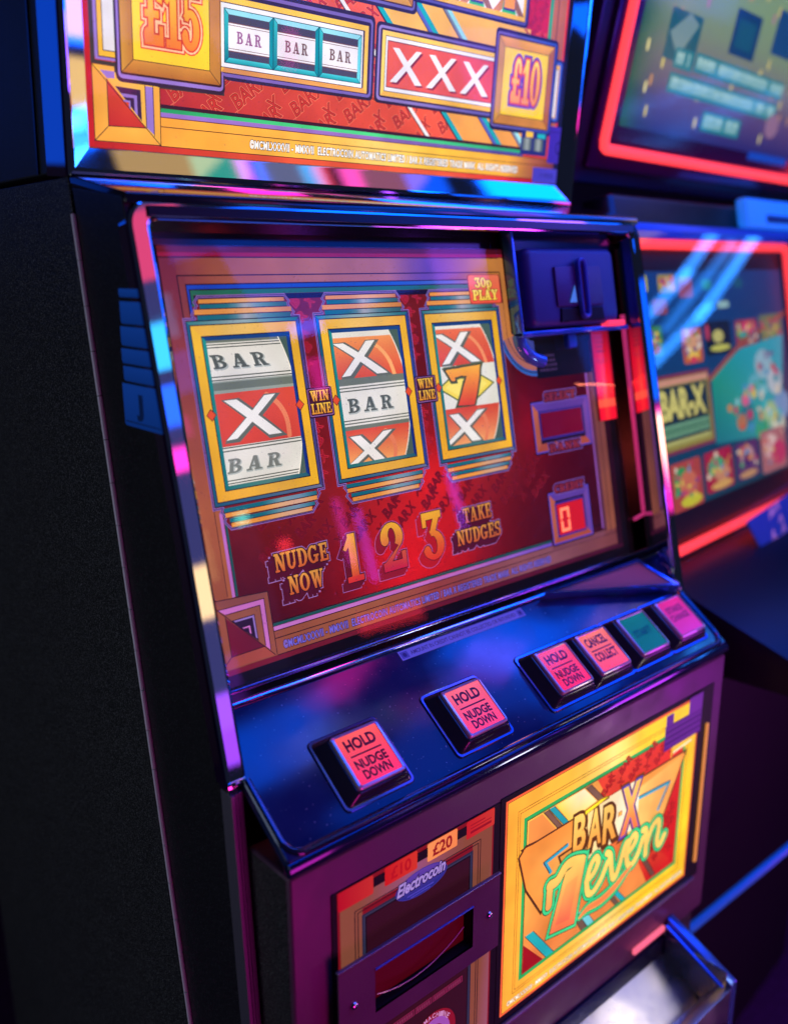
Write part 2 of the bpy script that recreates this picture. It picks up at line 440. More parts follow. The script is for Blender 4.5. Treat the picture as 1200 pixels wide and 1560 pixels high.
class Art:
    def __init__(self, z=0.0, dz=0.004, warp=None, step=None):
        self.v, self.f, self.c = [], [], []
        self.z, self.dz, self.warp, self.step = z, dz, warp, step
    def _add(self, pts, cols):
        if self.step:
            ys = [p[1] for p in pts]
            lo, hi = min(ys), max(ys)
            if math.floor(lo / self.step) != math.floor((hi - 1e-6) / self.step):
                k = math.floor(lo / self.step)
                while k * self.step < hi:
                    a, b = k * self.step, (k + 1) * self.step
                    q = list(zip(pts, cols))
                    for lim, sg in ((a, 1), (b, -1)):
                        r = []
                        for i in range(len(q)):
                            (p0, c0), (p1, c1) = q[i], q[(i + 1) % len(q)]
                            d0, d1 = sg * (p0[1] - lim), sg * (p1[1] - lim)
                            if d0 >= 0:
                                r.append((p0, c0))
                            if (d0 > 0 and d1 < 0) or (d0 < 0 and d1 > 0):
                                t = d0 / (d0 - d1)
                                r.append(((p0[0] + (p1[0] - p0[0]) * t, lim), mix(c0, c1, t)))
                        q = r
                        if not q:
                            break
                    if len(q) >= 3:
                        self._raw([x[0] for x in q], [x[1] for x in q])
                    k += 1
                return
        self._raw(pts, cols)
    def _raw(self, pts, cols):
        area = sum(pts[i][0] * pts[(i + 1) % len(pts)][1] - pts[(i + 1) % len(pts)][0] * pts[i][1] for i in range(len(pts)))
        if abs(area) < 1e-7:
            return
        if area < 0:
            pts, cols = pts[::-1], cols[::-1]
        b = len(self.v)
        for p in pts:
            if self.warp:
                self.v.append(self.warp(p[0], p[1], self.z))
            else:
                self.v.append((p[0] * .001, p[1] * .001, self.z * .001))
        self.f.append(tuple(range(b, b + len(pts))))
        self.c.append([lin(c) for c in cols])
    def poly(self, pts, col, up=True):
        if callable(col):
            cols = [col(p[0], p[1]) for p in pts]
        elif col and isinstance(col[0], (tuple, list)):
            cols = list(col)
        else:
            cols = [col] * len(pts)
        self._add(list(pts), cols)
        if up:
            self.z += self.dz
        return self
    def rect(self, u0, v0, u1, v1, col, n=1, up=True):
        for k in range(n):
            a, b = u0 + (u1 - u0) * k / n, u0 + (u1 - u0) * (k + 1) / n
            self.poly([(a, v0), (b, v0), (b, v1), (a, v1)], col, up=False)
        if up:
            self.z += self.dz
        return self
    def ring(self, u0, v0, u1, v1, w, cols, n=1):
        """mitred ring inside u0..u1: cols (bottom, right, top, left) or one colour"""
        if callable(cols) or not isinstance(cols[0], (tuple, list)) and not callable(cols[0]):
            cols = [cols] * 4
        o = [(u0, v0), (u1, v0), (u1, v1), (u0, v1)]
        i = [(u0 + w, v0 + w), (u1 - w, v0 + w), (u1 - w, v1 - w), (u0 + w, v1 - w)]
        for k in range(4):
            j = (k + 1) % 4
            for s in range(n):
                a, b = s / n, (s + 1) / n
                L = lambda p, q, t: (p[0] + (q[0] - p[0]) * t, p[1] + (q[1] - p[1]) * t)
                self.poly([L(o[k], o[j], a), L(o[k], o[j], b), L(i[k], i[j], b), L(i[k], i[j], a)], cols[k], up=False)
        self.z += self.dz
        return self
    def line(self, pts, w, col, closed=False, up=True):
        P = list(pts) + ([pts[0]] if closed else [])
        for a, b in zip(P, P[1:]):
            d = Vector((b[0] - a[0], b[1] - a[1]))
            if d.length < 1e-6:
                continue
            d.normalize()
            n = Vector((-d.y, d.x)) * (w / 2)
            e = d * (w / 2)
            self.poly([(a[0] - n.x - e.x, a[1] - n.y - e.y), (b[0] - n.x + e.x, b[1] - n.y + e.y),
                       (b[0] + n.x + e.x, b[1] + n.y + e.y), (a[0] + n.x - e.x, a[1] + n.y - e.y)], col, up=False)
            self.z += 0.0005
        if up:
            self.z += self.dz
        return self
    def brush(self, pts, w, col, n=8):
        """smooth stroke with round ends; pts may carry a width factor"""
        P = [(p[0], p[1], p[2] if len(p) > 2 else 1.0) for p in pts]
        Q = [P[0]] + P + [P[-1]]
        S = []
        for i in range(1, len(Q) - 2):
            for k in range(n):
                t = k / n
                S.append(tuple(0.5 * (2 * Q[i][c] + (Q[i + 1][c] - Q[i - 1][c]) * t + (2 * Q[i - 1][c] - 5 * Q[i][c] + 4 * Q[i + 1][c] - Q[i + 2][c]) * t * t
                                      + (3 * Q[i][c] - Q[i - 1][c] - 3 * Q[i + 1][c] + Q[i + 2][c]) * t ** 3) for c in range(3)))
        S.append(P[-1])
        L, Rr = [], []
        for i, s in enumerate(S):
            a, b = S[max(0, i - 1)], S[min(len(S) - 1, i + 1)]
            d = Vector((b[0] - a[0], b[1] - a[1]))
            d = d.normalized() if d.length > 0 else Vector((1, 0))
            h = (w(s[2]) if callable(w) else w * s[2]) / 2
            L.append((s[0] - d.y * h, s[1] + d.x * h))
            Rr.append((s[0] + d.y * h, s[1] - d.x * h))
        for i in range(len(S) - 1):
            self.poly([L[i], Rr[i], Rr[i + 1], L[i + 1]], col, up=False)
        self.z += 0.0007
        for s in (S[0], S[-1]):
            h = (w(s[2]) if callable(w) else w * s[2]) / 2
            self.disc(s[0], s[1], h, h, col, up=False)
        self.z += self.dz
        return self
    def disc(self, cu, cv, ru, rv, col, n=20, up=True, rot=0.0):
        c, s = math.cos(rot), math.sin(rot)
        pts = []
        for k in range(n):
            a, b = ru * math.cos(2 * math.pi * k / n), rv * math.sin(2 * math.pi * k / n)
            pts.append((cu + a * c - b * s, cv + a * s + b * c))
        self.poly(pts, col, up)
        return self
    def band(self, cu, cv, r0x, r0y, r1x, r1y, a0, a1, col, n=None, up=True):
        n = n or max(3, int(abs(a1 - a0) / 18))
        for k in range(n):
            t0, t1 = math.radians(a0 + (a1 - a0) * k / n), math.radians(a0 + (a1 - a0) * (k + 1) / n)
            self.poly([(cu + r1x * math.cos(t0), cv + r1y * math.sin(t0)), (cu + r1x * math.cos(t1), cv + r1y * math.sin(t1)),
                       (cu + r0x * math.cos(t1), cv + r0y * math.sin(t1)), (cu + r0x * math.cos(t0), cv + r0y * math.sin(t0))], col, up=False)
        if up:
            self.z += self.dz
        return self
    def text(self, s, u0, u1, v, h, col, off=0.0, shear=0.0, rot=0.0, du=0.0, dv=0.0, spacing=1.0, up=True, ref=None):
        """sans lettering fitted between u0 and u1 on baseline v with capital height h"""
        base = font_tris(s, 0.0, shear, spacing)
        if not base:
            return self
        xs = [p[0] for t in base for p in t]
        x0, x1 = min(xs), max(xs)
        kx = (u1 - u0) / (x1 - x0)
        ky = h / cap_height()
        c, sn = math.cos(rot), math.sin(rot)
        for t in font_tris(s, off, shear, spacing):
            q = []
            for x, y in t:
                a, b = (x - x0) * kx, y * ky
                q.append((u0 + a * c - b * sn + du, v + a * sn + b * c + dv))
            self.poly(q, col, up=False)
        if up:
            self.z += self.dz
        return self
    def slab(self, s, u0, u1, v, h, col, o=0.0, du=0.0, dv=0.0, gap=0.06, shear=0.0):
        """slab serif lettering fitted between u0 and u1; o widens every stroke (for outlines)"""
        tot = sum(SLAB[c][0] for c in s) + gap * (len(s) - 1)
        kx = (u1 - u0) / tot
        x = 0.0
        for c in s:
            wd, pcs = SLAB[c]
            for i, p in enumerate(pcs):
                zz = self.z
                self.z += 0.0006 * i
                if p[0] == 'p':
                    q = [(u0 + (x + a) * kx + du + shear * b * h, v + b * h + dv) for a, b in p[1]]
                    self.poly(convex_offset(q, o), col, up=False)
                else:
                    _, cx, cy, rx, ry, tx, ty, a0, a1 = p
                    cu, cv = u0 + (x + cx) * kx + du + shear * cy * h, v + cy * h + dv
                    e = 0 if a1 - a0 >= 360 else math.degrees(o / (rx * kx + 1e-6)) * .8
                    self.band(cu, cv, max(0.0, (rx - tx) * kx - o), max(0.0, (ry - ty) * h - o), rx * kx + o, ry * h + o, a0 - e, a1 + e, col, up=False)
                self.z = zz
            x += wd + gap
        self.z += max(self.dz, 0.007)
        return self
    def build(self, name, mat, parent=None, M=I4, label=None):
        me = bpy.data.meshes.new(name)
        me.from_pydata(self.v, [], self.f)
        at = me.color_attributes.new('print', 'FLOAT_COLOR', 'CORNER')
        k = 0
        flat = []
        for cs in self.c:
            for c in cs:
                flat.extend((c[0], c[1], c[2], 1.0))
        at.data.foreach_set('color', flat)
        o = link(name, me, mat, parent, M)
        if label:
            o['label'] = label
        return o

# ------------------------------------------------------------------ materials
def mat_new(name):
    m = bpy.data.materials.new(name)
    m.use_nodes = True
    nt = m.node_tree
    return m, nt, nt.nodes['Principled BSDF']

def P(name, col, rough=0.4, metal=0.0, spec=0.5, coat=0.0, bump=None, speck=None, emis=None, es=0.0, rvar=None):
    m, nt, b = mat_new(name)
    b.inputs['Base Color'].default_value = (*col, 1)
    b.inputs['Roughness'].default_value = rough
    b.inputs['Metallic'].default_value = metal
    b.inputs['Specular IOR Level'].default_value = spec
    if coat:
        b.inputs['Coat Weight'].default_value = coat
        b.inputs['Coat Roughness'].default_value = 0.05
    if emis:
        b.inputs['Emission Color'].default_value = (*emis, 1)
        b.inputs['Emission Strength'].default_value = es
    tc = nt.nodes.new('ShaderNodeTexCoord')
    if bump:
        n = nt.nodes.new('ShaderNodeTexNoise')
        n.inputs['Scale'].default_value = bump[0]
        n.inputs['Detail'].default_value = 3 if bump[0] > 100 else 0
        bp = nt.nodes.new('ShaderNodeBump')
        bp.inputs['Strength'].default_value = bump[1]
        bp.inputs['Distance'].default_value = bump[2]
        nt.links.new(tc.outputs['Object'], n.inputs['Vector'])
        nt.links.new(n.outputs['Fac'], bp.inputs['Height'])
        nt.links.new(bp.outputs['Normal'], b.inputs['Normal'])
    if rvar:
        n = nt.nodes.new('ShaderNodeTexNoise')
        n.inputs['Scale'].default_value = rvar[0]
        n.inputs['Detail'].default_value = 6
        r = nt.nodes.new('ShaderNodeMapRange')
        r.inputs['From Min'].default_value = 0.3
        r.inputs['From Max'].default_value = 0.7
        r.inputs['To Min'].default_value = rvar[1]
        r.inputs['To Max'].default_value = rvar[2]
        nt.links.new(tc.outputs['Object'], n.inputs['Vector'])
        nt.links.new(n.outputs['Fac'], r.inputs['Value'])
        nt.links.new(r.outputs['Result'], b.inputs['Roughness'])
    if speck:
        v = nt.nodes.new('ShaderNodeTexNoise')
        v.inputs['Scale'].default_value = speck[0]
        v.inputs['Detail'].default_value = 1
        cr = nt.nodes.new('ShaderNodeValToRGB')
        cr.color_ramp.elements[0].position = speck[1]
        cr.color_ramp.elements[0].color = (*col, 1)
        cr.color_ramp.elements[1].position = speck[1] + 0.06
        cr.color_ramp.elements[1].color = (*speck[2], 1)
        nt.links.new(tc.outputs['Object'], v.inputs['Vector'])
        nt.links.new(v.outputs['Fac'], cr.inputs['Fac'])
        nt.links.new(cr.outputs['Color'], b.inputs['Base Color'])
    return m

def print_mat(name, strength, base=0.3, rough=0.45, mottle=0.0):
    m, nt, b = mat_new(name)
    at = nt.nodes.new('ShaderNodeAttribute')
    at.attribute_name = 'print'
    sc = nt.nodes.new('ShaderNodeVectorMath')
    sc.operation = 'SCALE'
    sc.inputs['Scale'].default_value = base
    nt.links.new(at.outputs['Color'], sc.inputs[0])
    nt.links.new(sc.outputs['Vector'], b.inputs['Base Color'])
    nt.links.new(at.outputs['Color'], b.inputs['Emission Color'])
    b.inputs['Emission Strength'].default_value = strength
    if mottle:  # uneven backlight put into the emission as noise
        tc = nt.nodes.new('ShaderNodeTexCoord')
        n = nt.nodes.new('ShaderNodeTexNoise')
        n.inputs['Scale'].default_value = 22
        n.inputs['Detail'].default_value = 2
        r = nt.nodes.new('ShaderNodeMapRange')
        r.inputs['From Min'].default_value = 0.3
        r.inputs['From Max'].default_value = 0.7
        r.inputs['To Min'].default_value = strength * (1 - mottle)
        r.inputs['To Max'].default_value = strength * (1 + mottle)
        nt.links.new(tc.outputs['Object'], n.inputs['Vector'])
        nt.links.new(n.outputs['Fac'], r.inputs['Value'])
        nt.links.new(r.outputs['Result'], b.inputs['Emission Strength'])
    b.inputs['Roughness'].default_value = rough
    b.inputs['Specular IOR Level'].default_value = 0.2
    return m

def glass_mat(name, ior=1.45, rough=0.01, tint=(1, 1, 1), boost=1.0, dust=0.0):
    m = bpy.data.materials.new(name)
    m.use_nodes = True
    nt = m.node_tree
    nt.nodes.remove(nt.nodes['Principled BSDF'])
    out = nt.nodes['Material Output']
    f0 = ((ior - 1) / (ior + 1)) ** 2
    lw = nt.nodes.new('ShaderNodeLayerWeight')
    lw.inputs['Blend'].default_value = 0.5
    pw = nt.nodes.new('ShaderNodeMath')
    pw.operation = 'POWER'
    pw.inputs[1].default_value = 5.0
    nt.links.new(lw.outputs['Facing'], pw.inputs[0])
    fr = nt.nodes.new('ShaderNodeMapRange')
    fr.inputs['To Min'].default_value = f0
    fr.inputs['To Max'].default_value = 1.0
    nt.links.new(pw.outputs['Value'], fr.inputs['Value'])
    tr = nt.nodes.new('ShaderNodeBsdfTransparent')
    tr.inputs['Color'].default_value = (*tint, 1)
    gl = nt.nodes.new('ShaderNodeBsdfGlossy')
    gl.inputs['Roughness'].default_value = rough
    mx = nt.nodes.new('ShaderNodeMixShader')
    mu = nt.nodes.new('ShaderNodeMath')
    mu.operation = 'MULTIPLY'
    mu.inputs[1].default_value = boost
    nt.links.new(fr.outputs['Result'], mu.inputs[0])
    nt.links.new(mu.outputs['Value'], mx.inputs['Fac'])
    nt.links.new(tr.outputs['BSDF'], mx.inputs[1])
    nt.links.new(gl.outputs['BSDF'], mx.inputs[2])
    if dust:
        tc = nt.nodes.new('ShaderNodeTexCoord')
        n1 = nt.nodes.new('ShaderNodeTexNoise')
        n1.inputs['Scale'].default_value = 420
        n1.inputs['Detail'].default_value = 1
        n2 = nt.nodes.new('ShaderNodeTexNoise')
        n2.inputs['Scale'].default_value = 16
        n2.inputs['Detail'].default_value = 5
        r1 = nt.nodes.new('ShaderNodeMapRange')
        r1.inputs['From Min'].default_value = 0.70
        r1.inputs['From Max'].default_value = 0.76
        r1.inputs['To Max'].default_value = dust
        r2 = nt.nodes.new('ShaderNodeMapRange')
        r2.inputs['From Min'].default_value = 0.45
        r2.inputs['From Max'].default_value = 0.8
        r2.inputs['To Max'].default_value = dust * 0.10
        ad = nt.nodes.new('ShaderNodeMath')
        ad.operation = 'ADD'
        df = nt.nodes.new('ShaderNodeBsdfDiffuse')
        df.inputs['Color'].default_value = (0.7, 0.7, 0.7, 1)
        m2 = nt.nodes.new('ShaderNodeMixShader')
        nt.links.new(tc.outputs['Object'], n1.inputs['Vector'])
        nt.links.new(tc.outputs['Object'], n2.inputs['Vector'])
        nt.links.new(n1.outputs['Fac'], r1.inputs['Value'])
        nt.links.new(n2.outputs['Fac'], r2.inputs['Value'])
        nt.links.new(r1.outputs['Result'], ad.inputs[0])
        nt.links.new(r2.outputs['Result'], ad.inputs[1])
        nt.links.new(ad.outputs['Value'], m2.inputs['Fac'])
        nt.links.new(mx.outputs['Shader'], m2.inputs[1])
        nt.links.new(df.outputs['BSDF'], m2.inputs[2])
        nt.links.new(m2.outputs['Shader'], out.inputs['Surface'])
    else:
        nt.links.new(mx.outputs['Shader'], out.inputs['Surface'])
    return m

CHROME = P('chrome', (0.80, 0.80, 0.84), 0.035, 1.0, rvar=(14, 0.02, 0.05), bump=(13, 0.014, 0.01))
DARKCHROME = P('smoked_chrome', (0.22, 0.24, 0.30), 0.14, 1.0)
BLACKLAM = P('black_laminate', (0.010, 0.011, 0.012), 0.5, 0, 0.35, bump=(900, 0.35, 0.001), speck=(1200, 0.58, (0.17, 0.17, 0.18)))
BLACKDOOR = P('black_door_side', (0.009, 0.010, 0.012), 0.36, 0, 0.5, bump=(700, 0.12, 0.001), speck=(1300, 0.63, (0.10, 0.10, 0.11)))
TOPSIDE = P('black_top_box_side', (0.012, 0.014, 0.020), 0.5, 0, 0.5, bump=(800, 0.3, 0.001), speck=(1400, 0.68, (0.08, 0.08, 0.10)))
BLACK = P('matt_black', (0.006, 0.006, 0.008), 0.6, 0, 0.3)
SATIN = P('satin_black_plastic', (0.012, 0.013, 0.016), 0.3, 0, 0.5, bump=(500, 0.05, 0.001))
SHELF = P('glossy_dark_shelf', (0.016, 0.035, 0.13), 0.14, 0.0, 0.7, rvar=(38, 0.10, 0.17), speck=(330, 0.715, (0.30, 0.33, 0.40)))
PURPLE = P('purple_painted_metal', (0.13, 0.055, 0.115), 0.42, 0.2, 0.4, bump=(420, 0.16, 0.001), rvar=(24, 0.34, 0.52))
TRIM = P('brushed_trim', (0.20, 0.18, 0.24), 0.45, 0.7, bump=(260, 0.1, 0.001))
HINGE = P('dull_hinge', (0.85, 0.83, 0.95), 0.35, 0.0)
STEEL = P('worn_steel', (0.62, 0.62, 0.60), 0.28, 1.0, rvar=(18, 0.18, 0.42))
BLUEPLASTIC = P('blue_plastic', (0.05, 0.14, 0.60), 0.3, 0, 0.5)
COINBODY = P('moulded_coin_plastic', (0.035, 0.05, 0.22), 0.42, 0.0, 0.5, bump=(600, 0.25, 0.001))
CLEAR = glass_mat('clear_plastic', 1.49, 0.04, (0.93, 0.95, 1.0))
GLASS = glass_mat('door_glass', 1.5, 0.012, dust=0.12)
PANE = glass_mat('pane_glass', 1.45, 0.02, (1, 1, 1), 0.45, dust=0.08)
LIT = print_mat('backlit_print', 1.06, 0.25, mottle=0.16)
LITDIM = print_mat('half_lit_print', 0.84, 0.25, mottle=0.14)
STICK = print_mat('printed_label', 0.32, 0.7)
SCREEN = print_mat('display_screen', 0.85, 0.02)
REELMAT = print_mat('reel_strip', 0.98, 0.25, mottle=0.10)
FIELD = P('translucent_red_field', (0.12, 0.008, 0.02), 0.5)

def emis(name, col, s):
    m, nt, b = mat_new(name)
    b.inputs['Base Color'].default_value = (col[0] * .3, col[1] * .3, col[2] * .3, 1)
    b.inputs['Emission Color'].default_value = (*col, 1)
    b.inputs['Emission Strength'].default_value = s
    return m
NEON = emis('red_neon', (1.0, 0.045, 0.055), 1.7)
LEDRED = emis('red_led', (1.0, 0.20, 0.10), 1.6)
LEDBACK = emis('red_led_window', (0.75, 0.01, 0.015), 0.75)
REDSTRIP = emis('red_lit_strip', (0.9, 0.02, 0.03), 0.8)

# colours used in the print
DK = (48, 22, 34); GOLDC = (243, 184, 58); ORG = (238, 152, 62); BRN = (186, 120, 52); YEL = (246, 208, 52)
PUR = (150, 118, 196); GRN = (52, 184, 104); TEA = (30, 168, 172); TEAD = (18, 108, 124); WHT = (232, 228, 222)
REDC = (214, 62, 48); NAVY = (24, 54, 116); TEAL2 = (150, 216, 220)

def pattern(a, region, pitch, size, face, edge, keep=lambda u, v: True, ang=38):
    """BAR X lettering repeated on the slant"""
    u0, v0, u1, v1 = region
    r = math.radians(ang)
    k = 0
    v = v0
    row = 0
    while v < v1 + pitch:
        u = u0 - (row % 2) * pitch * 0.8
        while u < u1 + pitch:
            if keep(u, v):
                s, wd = (('BAR', 2.3), ('X', 0.8))[k % 2]
                z0 = a.z
                for off, c in ((0.055, edge), (0.03, mix(face, (0, 0, 0), .35)), (0.0, face)):
                    a.text(s, u, u + size * wd, v, size, c, off=off, rot=r)
                a.z = z0 + (0.0009 if k % 2 else 0.0)
                if k % 2 == 0:
                    a.z = max(0.0, a.z - 0.0009)
            k += 1
            u += pitch * (1.25 if k % 2 else 0.85)
        v += pitch * 0.62
        row += 1

def rbox(a, u0, v0, u1, v1, rings):
    """stack of filled rounded rectangles, outermost first: (grow, radius, colour)"""
    for g, r, c in rings:
        a.poly(rrect(u0 - g, v0 - g, u1 + g, v1 + g, r, 3), c)

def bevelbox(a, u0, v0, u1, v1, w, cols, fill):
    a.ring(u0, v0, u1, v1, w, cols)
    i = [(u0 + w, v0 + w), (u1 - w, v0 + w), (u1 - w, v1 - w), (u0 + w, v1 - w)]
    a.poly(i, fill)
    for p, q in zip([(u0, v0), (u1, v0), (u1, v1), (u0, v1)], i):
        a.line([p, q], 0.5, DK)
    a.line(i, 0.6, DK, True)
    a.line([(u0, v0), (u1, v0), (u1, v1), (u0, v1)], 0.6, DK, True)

# =================================================================== THE FRUIT MACHINE
XL, XR = -0.012, 0.604
mach = empty('fruit_machine', (0.296, 0.35, -0.95),
             'tall black fruit machine with three reels behind a chrome framed glass door', 'fruit machine')

# ---- cabinet shell
def hinge_y(z):
    return 0.1783 + (z + 0.0089) * (0.2468 - 0.1783) / 0.4801 if z > -0.0089 else 0.1783 + (z + 0.0089) * (0.1783 - 0.1473) / 0.228
SIDE = [(hinge_y(0.479), 0.479), (hinge_y(-0.009), -0.009), (hinge_y(-0.237), -0.237), (0.11, -0.55), (0.09, -0.95), (0.70, -0.95), (0.70, 0.479)]
MB().prism(SIDE, XL, XL + 0.016, 0.001).build('cabinet_side', BLACKLAM, mach)
MB().prism(SIDE, XR - 0.016, XR, 0.001).build('cabinet_side', BLACKLAM, mach)
MB().box(XL + 0.016, XR - 0.016, 0.40, 0.70, -0.95, 0.478).build('cabinet_core', BLACK, mach)
# side of the door in front of the hinge
def door_front(z):
    return 0.0586 + (z - 0.042) * math.tan(TD)
DOOR = [(hinge_y(0.471) - .0035, 0.471), (door_front(0.462) + .004, 0.4605), (door_front(0.042) + .004, 0.042), (0.0575, 0.034), (0.0485, -0.162), (0.035, -0.40), (0.03, -0.95),
        (0.0865, -0.95), (0.1065, -0.55), (hinge_y(-0.237) - .0035, -0.237), (hinge_y(-0.009) - .0035, -0.009)]
MB().prism(DOOR, XL + 0.0008, XL + 0.010, 0.0008).build('door_side', BLACKDOOR, mach)
MB().prism(DOOR, XR - 0.010, XR - 0.0008, 0.0008).build('door_side', BLACKDOOR, mach)
# piano hinge: knuckles one after the other down the whole side
hinge = empty('piano_hinge', (XL, 0.2, 0.0), parent=mach)
zt = 0.452
kn = None
k = 0
while zt > -0.62:
    zb = zt - 0.0345
    def hy(z):
        if z > -0.237:
            return hinge_y(z) - 0.0018
        return 0.1473 - 0.0018 + (z + 0.237) * (0.1473 - 0.11) / 0.313
    MB().tube([(XL - 0.0006, hy(zt - .0006), zt - .0006), (XL - 0.0006, hy(zb), zb)], 0.0021, 8).build('hinge_knuckle', HINGE, hinge, sm=True)
    zt = zb
    k += 1

# ---- top box
topz0 = 0.4835
MB().prism([(0.2585, topz0), (0.70, topz0), (0.70, 1.1), (0.2060, 1.1)], XL + 0.001, XL + 0.02, 0.0015).build('top_box_side', TOPSIDE, mach)
MB().prism([(0.2585, topz0), (0.70, topz0), (0.70, 1.1), (0.2060, 1.1)], XR - 0.02, XR - 0.001, 0.0015).build('top_box_side', TOPSIDE, mach)
MB().box(XL + 0.02, XR - 0.02, 0.29, 0.70, topz0, 1.1).build('top_box_core', BLACK, mach)
MB().prism([(0.304, topz0 + .001), (0.3075, topz0 + .001), (0.282, 0.80), (0.2785, 0.80)], XL - 0.0005, XL + 0.003).build('seam_strip', SATIN, mach)

# ---- sloping ledge between the top box and the door
MB().prism([(0.262, 0.4815), (0.262, 0.470), (door_front(0.455), 0.4555), (door_front(0.462), 0.4635), (0.20, 0.4715), (0.2475, 0.4805)],
           XL + 0.001, XR - 0.001, 0.0015, 3).build('door_ledge', P('glossy_black_ledge', (0.01, 0.012, 0.02), 0.12, 0, 0.8, coat=0.5), mach, sm=True)

# ---- chrome surround of the top glass
path = [(22.0, 460.0), (22.0, -114.3), (606.5, -114.3), (606.5, 460.0)]
prof = [(0.0, 0.2), (-0.3, 1.4), (-1.0, 2.0), (-1.8, 2.4), (-17.0, 10.4), (-18.2, 11.4), (-19.6, 12.0), (-21.6, 11.8), (-23.0, 10.2), (-23.8, 7.0), (-24.0, -6.0), (-24.0, -30.0)]
MB().sweep([(u * .001, v * .001) for u, v in path], [(d * .001, h * .001) for d, h in prof]).build('chrome_surround', CHROME, mach, FT, sm=True, ang=8)

# =================================================================== top glass artwork (mm)
a = Art(0.0)
a.rect(22, -114, 607, 300, (205, 62, 48))
a.poly([(86, -80), (440, -80), (250, 110), (86, 110)], [(176, 44, 50), (236, 88, 58), (240, 104, 70), (200, 60, 50)])
top_sheet = a.build('top_glass_artwork', LIT, mach, FT)
a = Art(0.05)
pattern(a, (60, -92, 470, 75), 30, 12.5, (196, 52, 44), (246, 128, 92))
pattern(a, (530, 20, 566, 90), 14, 6, (150, 14, 40), (236, 60, 70))
a.build('bar_x_pattern', LIT, top_sheet, FT)
# the giant seven behind the boxes
a = Art(0.12)
def d1(v):
    return 410 - 1.1 * (v + 51)
a.poly([(d1(-80), -80), (d1(-20), -20), (d1(60), 60), (d1(130), 130), (540, 130), (540, -80)], lambda u, v: mix((240, 158, 74), (244, 192, 84), (v + 80) / 110))
for off, cs in ((0, [(0, 8, TEA), (-2.5, 0, (70, 40, 60))]), (56, [(0, 6, (84, 100, 180)), (6, 14, TEA)]), (100, [(0, 5, (120, 130, 150)), (5, 12, TEAL2)]), (-48, [(0, 6, WHT)])):
    for x0, x1, c in cs:
        a.poly([(d1(-80) + off + x0, -80), (d1(-80) + off + x1, -80), (d1(130) + off + x1, 130), (d1(130) + off + x0, 130)], c)
    a.line([(d1(-80) + off - .5, -80), (d1(130) + off - .5, 130)], 1.0, DK)
a.poly([(528, 45), (570, 45), (570, 130), (528, 130)], (190, 30, 50))
pattern(a, (528, 30, 566, 100), 13, 6.5, (160, 16, 44), (240, 70, 80), keep=lambda u, v: 528 < u < 562 and v > 36)
a.build('giant_seven', LIT, top_sheet, FT)
# strips along the bottom and the sides
a = Art(0.35)
a.rect(84, -80.2, 570, -76.5, (60, 26, 40))
a.rect(86, -82.8, 545, -79.6, ugrad([(86, (40, 150, 90)), (200, (70, 200, 120)), (330, (80, 214, 130)), (545, (40, 160, 110))]), 12)
a.rect(86, -86.4, 545, -82.8, ugrad([(86, (150, 110, 190)), (300, (150, 110, 180)), (545, (70, 70, 140))]), 12)
g = ugrad([(22, (236, 150, 52)), (130, (246, 168, 60)), (250, (250, 186, 70)), (330, (252, 212, 110)), (400, (250, 196, 60)), (520, (236, 168, 56)), (566, (170, 92, 62)), (607, (110, 50, 50))])
a.rect(84, -109.6, 607, -86.4, g, 24)
for v in (-86.6, -94.0, -109.4):
    a.rect(84, v - .35, 600, v + .35, (90, 42, 30))
a.rect(22, -114.3, 607, -109.8, ugrad([(22, (176, 34, 34)), (200, (226, 84, 52)), (420, (238, 92, 56)), (560, (196, 30, 40)), (607, (60, 20, 40))]), 20)
a.rect(22, -114, 26.6, 300, (190, 34, 38))
a.rect(26.4, -52, 30.2, 300, (96, 70, 60))
a.rect(30.2, -47, 32.8, 300, PUR)
a.rect(32.8, -46.4, 52, 300, GOLDC)
a.rect(37.4, -42, 52, 300, (222, 216, 216))
a.line([(37.4, 200), (37.4, -42), (52, -42)], .7, DK)
a.line([(33.2, 200), (33.2, -46.6), (52, -46.6)], .7, DK)
a.line([(31.5, 200), (31.5, -48), (49, -48), (49, -59), (54, -60.5)], 2.0, PUR)
a.line([(28.4, 200), (28.4, -51), (46, -51.3), (46, -60), (52, -63.5), (146, -62.2)], 3.2, (70, 58, 54))
a.rect(569.5, -52, 575, 300, (40, 150, 110))
a.rect(575, -52, 598, 300, (176, 98, 62))
a.rect(583, -52, 584.5, 300, (90, 46, 40))
a.rect(598, -60, 601, 300, (230, 52, 48))
a.rect(601, -114, 607, 300, (26, 20, 36))
a.build('border_strips', LIT, top_sheet, FT)
# mitred corner
a = Art(0.6)
a.poly([(26.9, -109.4), (85.4, -109.0), (85.8, -64), (60, -60), (26.9, -52.5)], GOLDC)
a.poly([(27, -52.5), (27, -109.3), (39.2, -97.4), (39.3, -62.5)], [(238, 160, 60), (238, 160, 60), (246, 172, 70), (246, 168, 66)])
a.poly([(27, -109.3), (85, -109), (72.5, -96.4), (39.2, -97.4)], [(238, 160, 60), (240, 160, 60), (250, 176, 70), (246, 170, 66)])
a.poly([(39.3, -62.5), (72.5, -96.4), (39.2, -97.4)], [(214, 74, 44), (196, 54, 44), (190, 44, 44)])
a.poly([(39.6, -62.3), (72.2, -64), (72.6, -96.2)], (240, 180, 74))
a.poly([(46, -67), (68.2, -67.6), (68.6, -91.6)], (62, 38, 70))
a.poly([(50.5, -71.8), (64.8, -72.2), (65.0, -87.6), (62.4, -85), (62.2, -74.5), (53, -74.4)], PUR)
a.poly([(52, -77.2), (58, -77.6), (58.4, -82.9)], (214, 74, 44))
a.line([(53.5, -77.2), (58.2, -77.4), (58.4, -82.5)], 1.4, PUR)
